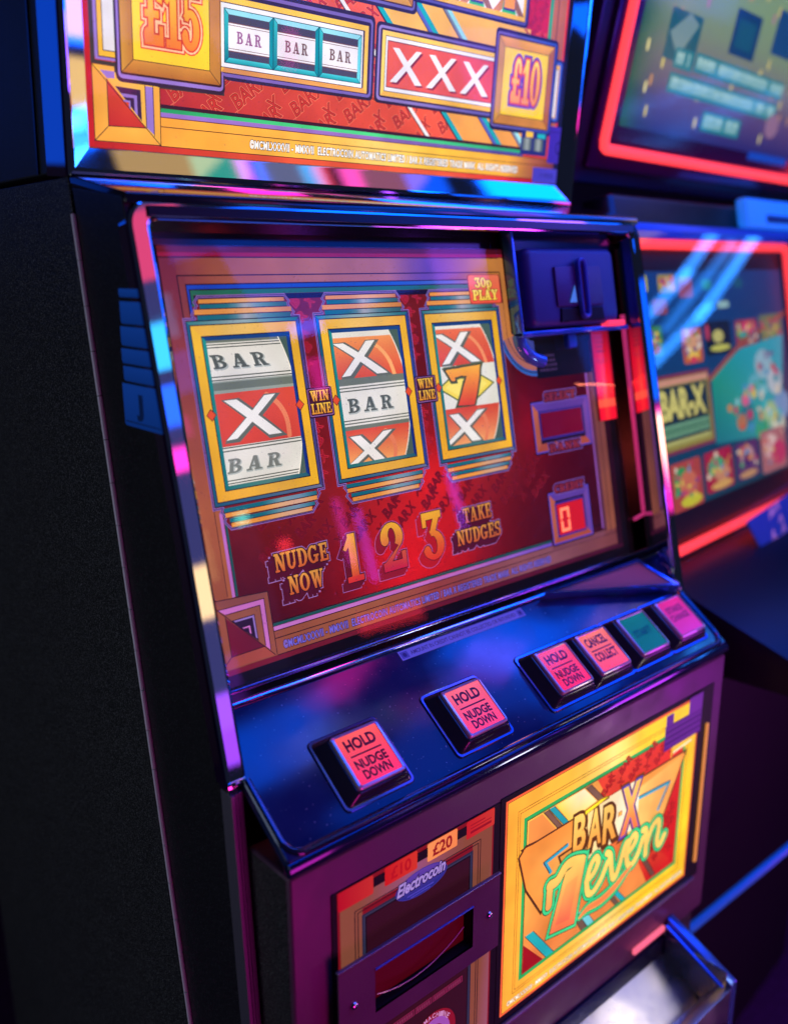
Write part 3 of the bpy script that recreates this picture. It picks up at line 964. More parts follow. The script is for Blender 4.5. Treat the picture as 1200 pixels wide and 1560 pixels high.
a.poly([(72.2, -64.2), (79.4, -64.4), (79.7, -101.4), (72.9, -96)], PUR)
a.poly([(79.4, -64.4), (85.6, -64.6), (85.3, -108.4), (79.7, -102)], (240, 168, 66))
a.poly([(33.6, -56.4), (46, -56.6), (46, -61.5), (39.5, -62)], PUR)
a.poly([(30, -52.8), (46, -53.0), (46, -56.6), (33.6, -56.4)], (240, 170, 70))
for q in ([(27, -52.6), (85.2, -109)], [(39.3, -62.5), (39.2, -97.4), (72.5, -96.3)], [(27, -109.3), (39.2, -97.4)], [(72.2, -64), (72.7, -96)], [(79.4, -64), (79.6, -102)], [(85.6, -64), (85.3, -109.2)], [(27, -52), (27, -109.4), (85, -109)]):
    a.line(q, .7, DK)
a.build('corner_ornament', LIT, top_sheet, FT)
# £15 box
a = Art(0.9)
a.poly(rrect(47, -63.5, 148, 200, 5, 3), (58, 40, 56))
a.poly(rrect(49, -60.6, 146.4, 200, 4, 3), PUR)
a.poly(rrect(51, -57.6, 144.8, 200, 2, 3), (70, 40, 44))
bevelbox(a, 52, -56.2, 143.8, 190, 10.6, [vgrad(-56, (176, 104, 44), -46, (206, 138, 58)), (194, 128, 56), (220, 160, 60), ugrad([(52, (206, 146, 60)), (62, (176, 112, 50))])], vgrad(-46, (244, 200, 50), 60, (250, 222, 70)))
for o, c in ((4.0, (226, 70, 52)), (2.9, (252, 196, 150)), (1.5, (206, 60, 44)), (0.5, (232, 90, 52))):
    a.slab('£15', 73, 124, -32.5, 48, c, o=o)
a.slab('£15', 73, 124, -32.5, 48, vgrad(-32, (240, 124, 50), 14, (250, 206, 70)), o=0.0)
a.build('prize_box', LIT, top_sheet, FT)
# BAR BAR BAR box
a = Art(0.9)
a.poly(rrect(146, -51, 315.5, 24, 5, 3), (52, 40, 60))
a.poly(rrect(145, -48.2, 312.8, 20.5, 4, 3), ugrad([(145, (130, 100, 170)), (312, (116, 100, 170))]))
a.poly(rrect(144.6, -45.6, 310.4, 17.6, 2.5, 3), (54, 38, 60))
a.ring(144.2, -44.8, 307.4, 14.4, 4.5, [ugrad([(144, (214, 140, 60)), (300, (240, 170, 60))]), (246, 196, 70), (250, 200, 66), GOLDC])
a.rect(144.6, -40.6, 301, 9.4, (238, 236, 232))
a.line([(144.4, -40.8), (301.2, -40.8), (301.2, 9.4), (144.4, 9.4)], .6, DK)
for k in range(3):
    x0, x1 = 147.6 + 50.5 * k, 198.0 + 50.5 * k
    a.ring(x0, -37, x1, 5.2, 4.2, [vgrad(-37, (24, 150, 150), -33, (70, 200, 200)), (20, 140, 146) if k < 2 else (110, 210, 214), (150, 220, 226), vgrad(-37, (20, 120, 124), 5, (60, 190, 190))])
    a.rect(x0 + 4.2, -32.8, x1 - 4.2, 1.0, (74, 70, 78))
    a.rect(x0 + 4.2, -27.6, x1 - 4.2, -5.2, (236, 232, 228))
    for v, h in ((-7.2, .5), (-5.3, .7), (-25.4, .5), (-27.4, .7)):
        a.rect(x0 + 4.2, v - h / 2, x1 - 4.2, v + h / 2, (120, 70, 50))
    a.slab('BAR', x0 + 12.5, x0 + 38, -20.8, 9.6, (116, 84, 66) if k else (150, 90, 130), gap=.3)
    for p, q in (((x0, -37), (x0 + 4.2, -32.8)), ((x1, -37), (x1 - 4.2, -32.8)), ((x1, 5.2), (x1 - 4.2, 1)), ((x0, 5.2), (x0 + 4.2, 1))):
        a.line([p, q], .5, (16, 60, 66))
    a.line([(x0, -37), (x1, -37), (x1, 5.2), (x0, 5.2)], .6, (16, 60, 66), True)
a.build('symbol_box', LIT, top_sheet, FT)
# XXX box
a = Art(0.9)
a.poly(rrect(317, -51.5, 495, 21, 5, 3), (52, 40, 60))
a.poly(rrect(320, -48.8, 495, 18.2, 4, 3), ugrad([(320, (150, 130, 190)), (495, (90, 84, 160))]))
a.poly(rrect(322.6, -46, 495, 15.8, 2.5, 3), (60, 40, 60))
a.ring(325, -44.3, 500, 14, 4.5, [GOLDC, GOLDC, ugrad([(325, (250, 206, 90)), (420, (240, 150, 60)), (488, (250, 200, 60))]), (250, 214, 90)])
a.rect(329.6, -39.8, 500, 9.6, (238, 236, 232))
a.line([(500, -39.8), (329.6, -39.8), (329.6, 9.6), (500, 9.6)], .6, DK)
a.rect(332.4, -35.8, 485, 5.6, ugrad([(332, (232, 96, 64)), (485, (226, 84, 66))]))
a.line([(332.4, -35.8), (485, -35.8), (485, 5.6), (332.4, 5.6)], .8, (110, 34, 34), True)
for k in range(3):
    x = 336.5 + 49.2 * k
    for d, c in (((2.0, -1.6), (130, 36, 40)), ((0, 0), (238, 234, 230))):
        du, dv = d
        a.poly([(x + 2.5 + du, .2 + dv), (x + 11 + du, .6 + dv), (x + 43.5 + du, -30 + dv), (x + 34 + du, -30.6 + dv)], c)
        a.poly([(x + 34 + du, .6 + dv), (x + 41.5 + du, .8 + dv), (x + 9 + du, -30.6 + dv), (x + 0 + du, -30.8 + dv)], c)
a.build('symbol_box', LIT, top_sheet, FT)
# £10 box with its white tab
a = Art(1.6)
a.poly(rrect(560, -46.5, 600.5, 21, 4, 3), (30, 40, 110))
a.poly(rrect(566, -44, 598, 18.5, 3, 3), (70, 100, 190))
a.rect(572, -41, 594.5, 15, GOLDC)
a.rect(575, -40, 592.4, 10.5, (224, 220, 222))
a.line([(592.6, -40.2), (592.6, 10.7), (575, 10.7)], .6, DK)
a.poly(rrect(483.5, -62, 588.5, 40, 5, 3), (34, 30, 70))
a.poly(rrect(486, -58.5, 586, 36.5, 3.5, 3), ugrad([(486, (110, 96, 160)), (586, (44, 80, 180))]))
a.poly(rrect(488.4, -56.2, 583.6, 34, 1, 3), (60, 40, 50))
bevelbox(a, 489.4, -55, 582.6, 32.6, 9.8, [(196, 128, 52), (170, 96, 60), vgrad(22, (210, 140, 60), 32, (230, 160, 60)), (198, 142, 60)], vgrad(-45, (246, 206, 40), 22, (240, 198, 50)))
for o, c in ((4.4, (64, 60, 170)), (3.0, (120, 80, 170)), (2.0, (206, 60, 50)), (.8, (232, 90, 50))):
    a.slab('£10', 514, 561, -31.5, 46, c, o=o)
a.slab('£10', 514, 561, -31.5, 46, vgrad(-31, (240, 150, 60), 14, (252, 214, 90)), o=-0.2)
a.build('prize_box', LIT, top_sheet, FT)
# boxes cut by the top of the picture
a = Art(0.9)
a.poly(rrect(268, 33, 368, 160, 5, 3), (52, 40, 66))
a.poly(rrect(271, 36, 365, 160, 4, 3), (110, 100, 170))
a.poly(rrect(273, 38.4, 363, 160, 2, 3), (70, 44, 50))
bevelbox(a, 274, 39.4, 362, 150, 11, [vgrad(39, (214, 150, 60), 50, (236, 180, 70)), (190, 120, 56), (220, 160, 60), (206, 150, 60)], (246, 206, 60))
a.poly(rrect(360, 44.5, 534, 160, 5, 3), (36, 34, 80))
a.poly(rrect(363, 47.2, 531, 160, 4, 3), (90, 84, 160))
a.poly(rrect(365, 49.6, 529, 160, 2, 3), (50, 36, 60))
a.rect(366, 50.6, 528, 150, GOLDC)
a.rect(370, 55, 524, 150, (236, 232, 228))
for k in range(3):
    x = 376 + 50 * k
    a.poly([(x, 55), (x + 11, 55), (x + 50, 92), (x + 40, 95)], (200, 130, 70))
    a.poly([(x + 40, 55), (x + 50, 55), (x + 14, 95), (x + 4, 92)], (150, 100, 70))
    for q, c in (([(x + 14, 55), (x + 37, 55), (x + 33, 66), (x + 16, 66)], GRN), ([(x + 16, 57.5), (x + 35, 57.5), (x + 34, 80), (x + 18, 80)], (60, 60, 130)), ([(x + 17, 60), (x + 34, 60), (x + 33, 90), (x + 19, 90)], (240, 150, 60))):
        a.poly(q, c)
a.build('symbol_box', LIT, top_sheet, FT)
# lettering along the bottom
a = Art(1.2)
LEGAL = '©MCMLXXXVII - MMXVII  ELECTROCOIN AUTOMATICS LIMITED / BAR X REGISTERED TRADE MARK  ALL RIGHTS RESERVED'
for off, c in ((0.085, (74, 36, 24)), (0.03, (255, 252, 244))):
    a.text(LEGAL, 173.5, 536.5, -104.6, 6.6, c, off=off, spacing=1.1)
a.build('lettering', LIT, top_sheet, FT)
# labels stuck on the corner
a = Art(1.8)
a.poly(rrect(587, -90.5, 621, -50, 1.5, 3), (92, 70, 196))
a.rect(587, -56.4, 621, -55.6, (60, 44, 150))
a.text('C', 600, 609, -80, 14, (44, 30, 110))
a.build('label', STICK, top_sheet, FT, 'violet letter label over the corner of the top glass')
a = Art(1.8)
a.rect(563.5, -113.6, 612, -96.6, (112, 104, 226))
a.text('11925', 577, 600, -107.5, 5, (40, 36, 120))
a.build('label', STICK, top_sheet, FT)
a = Art(1.7)
a.rect(538, -84, 584, -58, (36, 44, 110))
for k in range(2):
    a.rect(541 + 20 * k, -79, 557 + 20 * k, -66, ugrad([(541 + 20 * k, (70, 84, 90)), (549 + 20 * k, (150, 160, 150)), (557 + 20 * k, (60, 74, 80))]), 4)
a.rect(546, -65, 558, -59, (240, 190, 60)); a.rect(566, -65, 580, -60, TEA)
a.build('symbol_box', LIT, top_sheet, FT)  # no symbol box: reflected grey cylinders painted as flat colour
MB().box(0.0225, 0.6060, -0.1138, 0.30, 0.0026, 0.0030).build('top_glass_pane', PANE, mach, FT)

# =================================================================== the chrome door frame
path = [(0.600, -0.061), (0.600, 0.352)] + [(0.592 + 0.008 * math.cos(math.radians(t)), 0.352 + 0.008 * math.sin(math.radians(t))) for t in (30, 60, 90)] + \
       [(0.008, 0.360)] + [(0.008 + 0.008 * math.cos(math.radians(t)), 0.352 + 0.008 * math.sin(math.radians(t))) for t in (120, 150, 180)] + [(0.0, -0.004)]
def door_path(ui0, ui1, vt, vb, r):
    q = [(ui1, vb), (ui1, vt - r)]
    q += [(ui1 - r + r * math.cos(math.radians(t)), vt - r + r * math.sin(math.radians(t))) for t in (15, 30, 45, 60, 75, 90)]
    q += [(ui0 + r + r * math.cos(math.radians(t)), vt - r + r * math.sin(math.radians(t))) for t in (90, 105, 120, 135, 150, 165, 180)]
    q += [(ui0, vb)]
    return q
dp = door_path(0.0058, 0.5865, 0.4135, -0.0005, 0.006)
# d is measured to the left of travel = towards the opening; the frame lies to the right
prof = [(0.001, -0.050), (0.0, -0.010), (-0.0003, -0.0034), (-0.0010, -0.0014), (-0.0022, -0.0004), (-0.0038, 0.0), (-0.0146, 0.0), (-0.0160, -0.0004), (-0.0172, -0.0016), (-0.0178, -0.005), (-0.0179, -0.016)]
MB().sweep(dp, prof).build('door_frame', CHROME, mach, FD, sm=True, ang=8)
# chrome tip where the frame meets the shelf
MB().plate([(-0.0120, -0.004), (0.0030, -0.004), (0.0036, 0.001), (-0.0120, 0.001)], -0.012, 0.0012, 0.001).build('frame_foot', CHROME, mach, FD, sm=True)
# inner walls and the dark band above the artwork
MB().box(0.004, 0.588, 0.334, 0.372, 0.0005, 0.004).build('recess_band', P('gloss_black', (0.008, 0.008, 0.010), 0.12, 0, 0.7), mach, FR)
MB().box(0.020, 0.0225, -0.018, 0.334, 0.0, 0.004).build('art_edge_strip', BLACK, mach, FR)
MB().prism([(0.078, 0.050), (0.20, 0.050), (0.24, 0.458), (0.160, 0.458)], 0.5895, 0.594).build('recess_wall', SATIN, mach)
MB().prism([(0.078, 0.050), (0.20, 0.050), (0.24, 0.458), (0.160, 0.458)], -0.003, 0.0030).build('recess_wall', SATIN, mach)
MB().prism([(0.150, 0.4475), (0.230, 0.4475), (0.230, 0.4545), (0.152, 0.4545)], 0.004, 0.5885).build('recess_ceiling', SATIN, mach)

# =================================================================== reel door artwork
OPEN = [(52.0 + 123.6 * k, 145.6, 131.2 + 123.6 * k, 262.2) for k in range(3)]
U0 = [42.0 + 123.6 * k for k in range(3)]
MAR = (96, 16, 34)
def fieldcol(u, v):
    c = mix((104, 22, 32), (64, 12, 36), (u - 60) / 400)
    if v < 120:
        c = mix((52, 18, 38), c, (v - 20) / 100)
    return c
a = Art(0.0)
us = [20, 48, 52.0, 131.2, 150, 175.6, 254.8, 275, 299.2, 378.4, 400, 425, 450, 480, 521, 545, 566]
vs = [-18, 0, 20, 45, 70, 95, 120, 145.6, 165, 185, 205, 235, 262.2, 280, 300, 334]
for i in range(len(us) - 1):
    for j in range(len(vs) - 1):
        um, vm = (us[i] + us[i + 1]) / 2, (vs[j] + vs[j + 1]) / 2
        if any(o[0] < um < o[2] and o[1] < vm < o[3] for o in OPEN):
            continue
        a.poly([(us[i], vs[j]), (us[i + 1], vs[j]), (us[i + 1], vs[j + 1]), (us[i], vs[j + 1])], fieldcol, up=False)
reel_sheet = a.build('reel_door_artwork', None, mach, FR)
# the field is thin translucent print: lamps inside the cabinet glow through it
m, nt, b = mat_new('translucent_red_print')
nt.nodes.remove(b)
at = nt.nodes.new('ShaderNodeAttribute'); at.attribute_name = 'print'
df = nt.nodes.new('ShaderNodeBsdfDiffuse'); tl = nt.nodes.new('ShaderNodeBsdfTranslucent'); em = nt.nodes.new('ShaderNodeEmission')
tl.inputs['Color'].default_value = (0.55, 0.05, 0.05, 1)
em.inputs['Strength'].default_value = 0.62
nz = nt.nodes.new('ShaderNodeTexNoise'); nz.inputs['Scale'].default_value = 60; nz.inputs['Detail'].default_value = 4
tcn = nt.nodes.new('ShaderNodeTexCoord'); nt.links.new(tcn.outputs['Object'], nz.inputs['Vector'])
mr = nt.nodes.new('ShaderNodeMapRange'); mr.inputs['To Min'].default_value = 0.35; mr.inputs['To Max'].default_value = 0.95
nt.links.new(nz.outputs['Fac'], mr.inputs['Value']); nt.links.new(mr.outputs['Result'], em.inputs['Strength'])
nt.links.new(at.outputs['Color'], df.inputs['Color']); nt.links.new(at.outputs['Color'], em.inputs['Color'])
m1 = nt.nodes.new('ShaderNodeMixShader'); m1.inputs['Fac'].default_value = 0.6
ad = nt.nodes.new('ShaderNodeAddShader')
nt.links.new(df.outputs[0], m1.inputs[1]); nt.links.new(tl.outputs[0], m1.inputs[2])
nt.links.new(m1.outputs[0], ad.inputs[0]); nt.links.new(em.outputs[0], ad.inputs[1])
nt.links.new(ad.outputs[0], nt.nodes['Material Output'].inputs['Surface'])
reel_sheet.data.materials.clear(); reel_sheet.data.materials.append(m)

a = Art(0.03)
inop = lambda u, v: not any(o[0] - 24 < u < o[2] + 6 and o[1] - 22 < v < o[3] + 4 for o in OPEN)
pattern(a, (96, 34, 420, 118), 23, 9.5, (124, 18, 34), (150, 30, 42), keep=lambda u, v: 76 < v < 108 and inop(u, v))
for gu in (147, 271):
    for k, (dv, s) in enumerate(((272, 'R'), (284, 'B'), (284, 'X'), (258, 'A'), (246, 'B'), (232, 'X'), (178, 'R'), (166, 'B'), (152, 'X'), (138, 'A'))):
        u = gu + (2, -3, 12, 1, 3, 1, 2, 1, 3, 0)[k]
        for off, c in ((0.05, (206, 46, 56)), (0.0, (150, 20, 40))):
            a.text(s, u, u + 7, dv, 8, c, off=off, rot=0.7)
a.build('bar_x_pattern', LITDIM, reel_sheet, FR)

# borders
BR1, BR2, BRP = (170, 96, 66), (152, 78, 56), (120, 66, 90)
a = Art(0.15)
topg = ugrad([(20, (112, 36, 60)), (70, (160, 84, 66)), (160, (178, 108, 88)), (250, (170, 104, 110)), (300, (104, 66, 168)), (340, (150, 90, 130)), (380, (214, 140, 64)), (420, (190, 116, 66))])  # violet stretch: a reflection over the border put into its colour
a.rect(20.5, 325.9, 418, 329.6, (150, 24, 52))
a.rect(22.5, 311.8, 417, 325.9, topg, 24)
a.rect(37.8, 304.9, 401, 311.8, topg, 24)
a.rect(44.2, 301.0, 356, 304.8, ugrad([(44, (30, 70, 190)), (250, (26, 84, 190)), (330, (90, 110, 200)), (356, (170, 120, 150))]), 12)
a.rect(46.8, 296.6, 356, 300.6, ugrad([(46, (40, 110, 80)), (300, (30, 104, 96)), (356, (60, 120, 110))]), 8)
a.rect(49, 292, 400, 296.4, (26, 14, 34))
leftg = lambda u, v: mix((176, 92, 62), (118, 40, 60), (v - 140) / 180) if v > 140 else mix((140, 70, 50), (182, 98, 62), v / 140)
for v0 in range(0, 326, 22):
    v1 = min(v0 + 22, 326)
    a.rect(22.5, v0, 37.8, v1, leftg)
    a.rect(37.8, v0, 44.2, min(v1, 312), lambda u, v: mix(leftg(u, v), (150, 86, 60), .3))
a.rect(44.2, 270, 46.6, 304.8, (30, 70, 190))
a.rect(46.8, 288, 49.2, 300.6, (40, 110, 80))
a.rect(20.5, -3, 22.5, 329.6, (110, 20, 50))
for l in ([(22.5, 0), (22.5, 325.9), (417.6, 325.9)], [(37.8, 60), (37.8, 311.8), (401, 311.8)], [(44.1, 278), (44.1, 304.9), (356, 304.9)], [(46.7, 290), (46.7, 300.8), (356, 300.8)]):
    a.line(l, 1.0, (40, 12, 26))
# upper right: the border turns down beside the coin entry
rg = vgrad(240, (196, 120, 64), 330, (206, 130, 66))
a.rect(401, 236, 416.6, 325.9, rg); a.rect(416.6, 236, 418.6, 329.6, (150, 24, 52))
a.line([(401, 238), (401, 311.8)], 1.0, (50, 16, 26))
a.rect(390, 240, 401, 281, (200, 124, 70))
# left lower: violet and green lines
a.rect(41.6, 58, 44.4, 126, (196, 116, 200)); a.rect(45.0, 58, 47.2, 126, (26, 84, 84))
a.rect(37.8, 56, 41.2, 128, (176, 96, 60))
# bottom strips
bg = ugrad([(26, (140, 66, 52)), (110, (156, 86, 62)), (200, (166, 92, 66)), (260, (150, 60, 60)), (340, (140, 78, 84)), (430, (140, 86, 96)), (560, (120, 60, 60))])
a.rect(75, 25.6, 432, 28.0, (20, 84, 84))
a.rect(75, 21.6, 432, 25.2, ugrad([(75, (206, 124, 204)), (300, (190, 110, 190)), (432, (110, 84, 200))]), 8)
a.rect(26, 15.4, 545, 21.4, bg, 16)
a.rect(22, 1.4, 560, 15.2, bg, 16)
a.rect(22, -3.0, 556, 1.2, ugrad([(22, (120, 24, 44)), (200, (110, 14, 40)), (556, (70, 16, 44))]))
a.rect(20, -18, 566, -3.2, (12, 8, 16))
for v in (28.6, 21.5, 15.3, 1.3):
    a.rect(75, v - .4, 545, v + .4, (40, 12, 26))
# right column
a.rect(521, 24, 523.6, 205, (150, 90, 180)); a.rect(523.6, 22, 529.6, 205, (96, 50, 70))
a.rect(529.6, 20, 546.4, 205, vgrad(20, (150, 84, 62), 205, (110, 60, 66)))
a.rect(536, 18, 537, 205, (60, 30, 40))
a.rect(546.4, 0, 556, 330, (40, 10, 26)); a.rect(556, -18, 566, 334, (8, 8, 14))
a.rect(432, 15.3, 524, 21.4, (126, 72, 84))
a.rect(418.6, 236, 556, 334, (10, 10, 18))
a.rect(440, 200, 534, 236, (12, 14, 30))
# quarter round under the coin entry
for r0, r1, c in ((30, 44, (60, 70, 150)), (22, 30, (176, 110, 96)), (20.6, 22, DK), (14, 20.6, (168, 104, 100)), (44, 46, (30, 70, 160)), (46, 48, DK), (48, 51, (40, 90, 180))):
    pass
for r0, r1, c in ((16, 30, (60, 70, 150)), (30, 31.2, DK), (31.2, 40, (186, 112, 92)), (40, 41, DK), (41, 47, (176, 106, 92)), (47, 49, (40, 90, 170)), (49, 50, DK), (50, 53, (50, 104, 190))):
    a.band(441, 256, r0, r0, r1, r1, 196, 270, c, 8)
a.build('art_border', LITDIM, reel_sheet, FR)
# small print beside the coin entry
a = Art(0.5)
random.seed(3)
for r in range(4):
    x = 446
    while x < 472:
        wd = random.uniform(2, 5)
        a.rect(x, 222 - r * 5, x + wd, 224.6 - r * 5, (70, 50, 90), up=False)
        x += wd + 1.2
a.build('small_print', LITDIM, reel_sheet, FR)

# corner ornament
a = Art(0.45)
a.poly([(24.5, 58.6), (74.3, 55.6), (74.6, 2.2), (26, 2.2)], (150, 80, 62))
a.poly([(24.5, 58.4), (74, 55.6), (69.8, 50.4), (30, 52)], (140, 76, 70))
a.poly([(27, 50.8), (69.8, 50.6), (69, 7.4), (64.8, 12), (65.2, 46.2), (33, 46)], (206, 116, 196))
a.poly([(33, 45.6), (65, 46), (64.8, 12.4)], (150, 84, 66))
a.poly([(37.5, 39.6), (58.6, 39.8), (58.8, 18)], (38, 20, 50))
a.poly([(39, 39.6), (58.6, 39.8), (58.8, 19.4), (57, 21.4), (56.8, 38), (40.6, 38)], PUR)
a.poly([(46, 32), (53.4, 32.2), (53.6, 25), (52.2, 26.2), (52, 31), (47.4, 31)], (206, 116, 196))
a.poly([(32.4, 43.4), (64.4, 11.8), (32.6, 11.4)], [(112, 26, 46), (100, 20, 46), (120, 22, 50)])
a.poly([(26.4, 50), (32.4, 43.4), (32.6, 11.4), (26.4, 6.6)], (158, 84, 62))
a.poly([(26.4, 6.4), (32.6, 11.4), (64.4, 11.8), (72, 2.4), (26.4, 2.4)], (166, 74, 62))
for q in ([(26, 51.5), (72.5, 2.6)], [(32.4, 43.4), (32.6, 11.4), (64.4, 11.8)], [(26.2, 6.2), (32.6, 11.4)], [(74.4, 55.6), (74.6, 2.2)], [(24.6, 58.5), (74.4, 55.6)], [(27, 50.9), (69.9, 50.6), (69.2, 8)], [(33, 45.8), (65.2, 46.1), (65, 12.4)], [(37.6, 39.7), (58.7, 39.9), (58.9, 18)]):
    a.line(q, .7, (40, 12, 28))
a.build('corner_ornament', LITDIM, reel_sheet, FR)

# three reel frames with their stepped heads and feet
def reel_frame(k):
    a = Art(0.6)
    u0 = U0[k]
    u1 = u0 + 99.2
    blu = [(150, 110, 190), (150, 120, 200), (140, 120, 200)][k]
    tops = [(10.5, 91.0, 293.6, 289.8, ORG), (11.0, 93.0, 289.4, 285.8, TEAD), (5.5, 97, 285.4, 281.2, ORG), (7.5, 95.5, 280.8, 276.8, TEAD)]
    out = [(u0 - 4.6, 129.6), (u0 - 4.6, 278.4), (u0 + 5.5, 278.6), (u0 + 3.0, 281.4), (u0 + 8.6, 288.6), (u0 + 6.6, 291), (u0 + 10.4, 295.4), (u0 + 91.5, 295.4), (u0 + 95.6, 290),
           (u0 + 93.6, 287.6), (u0 + 99, 281), (u0 + 96.4, 278), (u0 + 103.8, 277.6), (u0 + 103.8, 129.8), (u0 + 97.5, 129.6), (u0 + 98.5, 126.6), (u0 + 93.5, 120.6), (u0 + 94.8, 118), (u0 + 88.6, 112.0), (u0 + 8.6, 112.0),
           (u0 + 2.8, 119), (u0 + 5.4, 121.6), (u0 + 1.6, 126.6), (u0 + 3.6, 129.6)]
    a.line(out, 1.9, blu, True)
    a.line([(p[0], p[1]) for p in out], .6, (40, 16, 40), True)
    for x0, x1, v1, v0, c in tops:
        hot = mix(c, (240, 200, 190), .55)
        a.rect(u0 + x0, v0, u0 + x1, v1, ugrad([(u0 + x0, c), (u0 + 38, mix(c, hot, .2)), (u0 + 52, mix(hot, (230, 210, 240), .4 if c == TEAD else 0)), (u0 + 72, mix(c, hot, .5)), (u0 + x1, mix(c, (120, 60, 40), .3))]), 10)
        a.rect(u0 + x0, v0 - .35, u0 + x1, v0 + .35, (40, 18, 40))
    a.rect(u0 + 10.5, 293.3, u0 + 91, 294.2, (40, 18, 60))
    for x0, x1, v1, v0, c in ((4, 95.5, 129.2, 125.6, TEAD), (4.8, 95, 125.2, 121.4, ORG), (8, 92, 120.6, 117.2, TEAD), (9, 88.5, 116.8, 113.0, ORG)):
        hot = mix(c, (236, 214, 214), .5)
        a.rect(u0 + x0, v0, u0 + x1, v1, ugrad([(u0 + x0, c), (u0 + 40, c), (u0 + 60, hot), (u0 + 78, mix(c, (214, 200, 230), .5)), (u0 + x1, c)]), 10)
        a.rect(u0 + x0, v0 - .35, u0 + x1, v0 + .35, (40, 18, 40))
    # outer teal line, yellow frame, inner teal line
    a.ring(u0 - 3.0, 131.4, u1 + 3.4, 276.6, 4.2, [ugrad([(u0, (30, 90, 120)), (u1, (110, 120, 150))]), (70, 70, 130) if k == 0 else (40, 70, 150), ugrad([(u0, (60, 130, 130)), (u0 + 45, (170, 190, 190)), (u1, (30, 110, 120))]), (24, 96, 128)], 8)
    a.ring(u0 - .2, 134.4, u1 + .4, 273.4, 8.8, [ugrad([(u0, (246, 176, 44)), (u0 + 60, (240, 180, 70)), (u1, (248, 184, 40))]), vgrad(135, (250, 190, 40), 273, (246, 186, 44)), ugrad([(u0, (248, 184, 50)), (u0 + 40, (250, 206, 110)), (u1, (246, 176, 60))]), vgrad(135, (246, 176, 40), 273, (250, 196, 50))], 6)
    a.ring(u0 + 8.4, 142.6, u1 - 8.0, 264.6, 3.4, [ugrad([(u0, (20, 110, 110)), (u0 + 55, (90, 140, 130)), (u1, (20, 90, 110))]), vgrad(142, (20, 50, 130), 264, (20, 64, 140)), (22, 70, 130), vgrad(142, (20, 120, 124), 264, (30, 150, 140))], 4)
    for q in ((-3.2, 131.2, 3.6, 276.8), (-.2, 134.4, .4, 273.4), (8.4, 142.6, -8.0, 264.6)):
        a.line([(u0 + q[0], q[1]), (u1 + q[2], q[1]), (u1 + q[2], q[3]), (u0 + q[0], q[3])], .8, (34, 16, 40), True)
    for du in (6.4, 91.4):
        a.poly([(u0 + du - 4.6, 203.3), (u0 + du, 198.2), (u0 + du + 4.6, 203.3), (u0 + du, 208.4)], (110, 30, 30))
        a.poly([(u0 + du - 3.8, 203.3), (u0 + du, 199.2), (u0 + du + 3.8, 203.3), (u0 + du, 207.4)], (236, 84, 44))
    return a.build('reel_frame', LITDIM, reel_sheet, FR)
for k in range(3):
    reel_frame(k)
def win_badge(u0):
    a = Art(1.5)
    a.poly(rrect(u0 - .6, 190.4, u0 + 26.4, 216.2, 1.6, 3), (40, 16, 50))
    a.poly(rrect(u0 + .4, 191.6, u0 + 25.4, 215.2, 1.2, 3), (150, 100, 160))
    a.poly(rrect(u0 + 1.2, 192.4, u0 + 24.6, 214.6, 1.0, 3), (70, 26, 44))
    for s, v, x0, x1 in (('WIN', 204.6, 3, 22.6), ('LINE', 193.6, 2.4, 23.6)):
        a.slab(s, u0 + x0, u0 + x1, v, 9.0, (46, 14, 30), o=.55)
        a.slab(s, u0 + x0, u0 + x1, v, 9.0, vgrad(v, (236, 150, 44), v + 9, (250, 200, 70)))
    a.build('win_line_badge', LITDIM, reel_sheet, FR)
win_badge(141.6)
win_badge(265.9)
# 30p PLAY
a = Art(1.5)
a.poly(rrect(352.4, 280.4, 398.6, 309.6, 3, 3), (150, 50, 40))
a.poly(rrect(353.4, 281.4, 397.6, 308.8, 2.6, 3), lambda u, v: mix((232, 84, 60), (238, 120, 84), (v - 281) / 28))
for s, x0, x1, v in (('30p', 362, 386, 296.6), ('PLAY', 357.5, 393, 284.4)):
    a.slab(s, x0, x1, v, 9.8, (120, 40, 20), o=.8)
    a.slab(s, x0, x1, v, 9.8, vgrad(v, (248, 206, 70), v + 10, (252, 226, 110)), o=.2)
a.build('price_plate', LIT, reel_sheet, FR)
# numerals and nudge lettering
def numeral(ch, u0, u1, v, h, bot, shade=(104, 20, 40)):
    a = Art(1.2)
    for du, dv in ((-6.0, -5.5), (-3.0, -2.7), (0, 0)):
        a.slab(ch, u0, u1, v, h, (160, 104, 178), o=1.5, du=du, dv=dv)
    for du, dv in ((-6.0, -5.5), (-4.5, -4.1), (-3.0, -2.7), (-1.5, -1.4), (0, 0)):
        a.slab(ch, u0, u1, v, h, shade, o=1.0, du=du, dv=dv)
    a.slab(ch, u0, u1, v, h, (56, 14, 28), o=.7)
    a.slab(ch, u0, u1, v, h, vgrad(v, bot, v + h * .9, (246, 176, 52)))
    a.build('numeral', LITDIM, reel_sheet, FR)
numeral('1', 155.5, 175, 43.2, 43, (216, 44, 50))
numeral('2', 198, 227, 43.6, 44, (206, 30, 70), (150, 24, 44))  # brighter shade fill, here and below: lamp glow put into the colour
numeral('3', 248.5, 277, 42.5, 46, (226, 50, 40), (186, 26, 36))
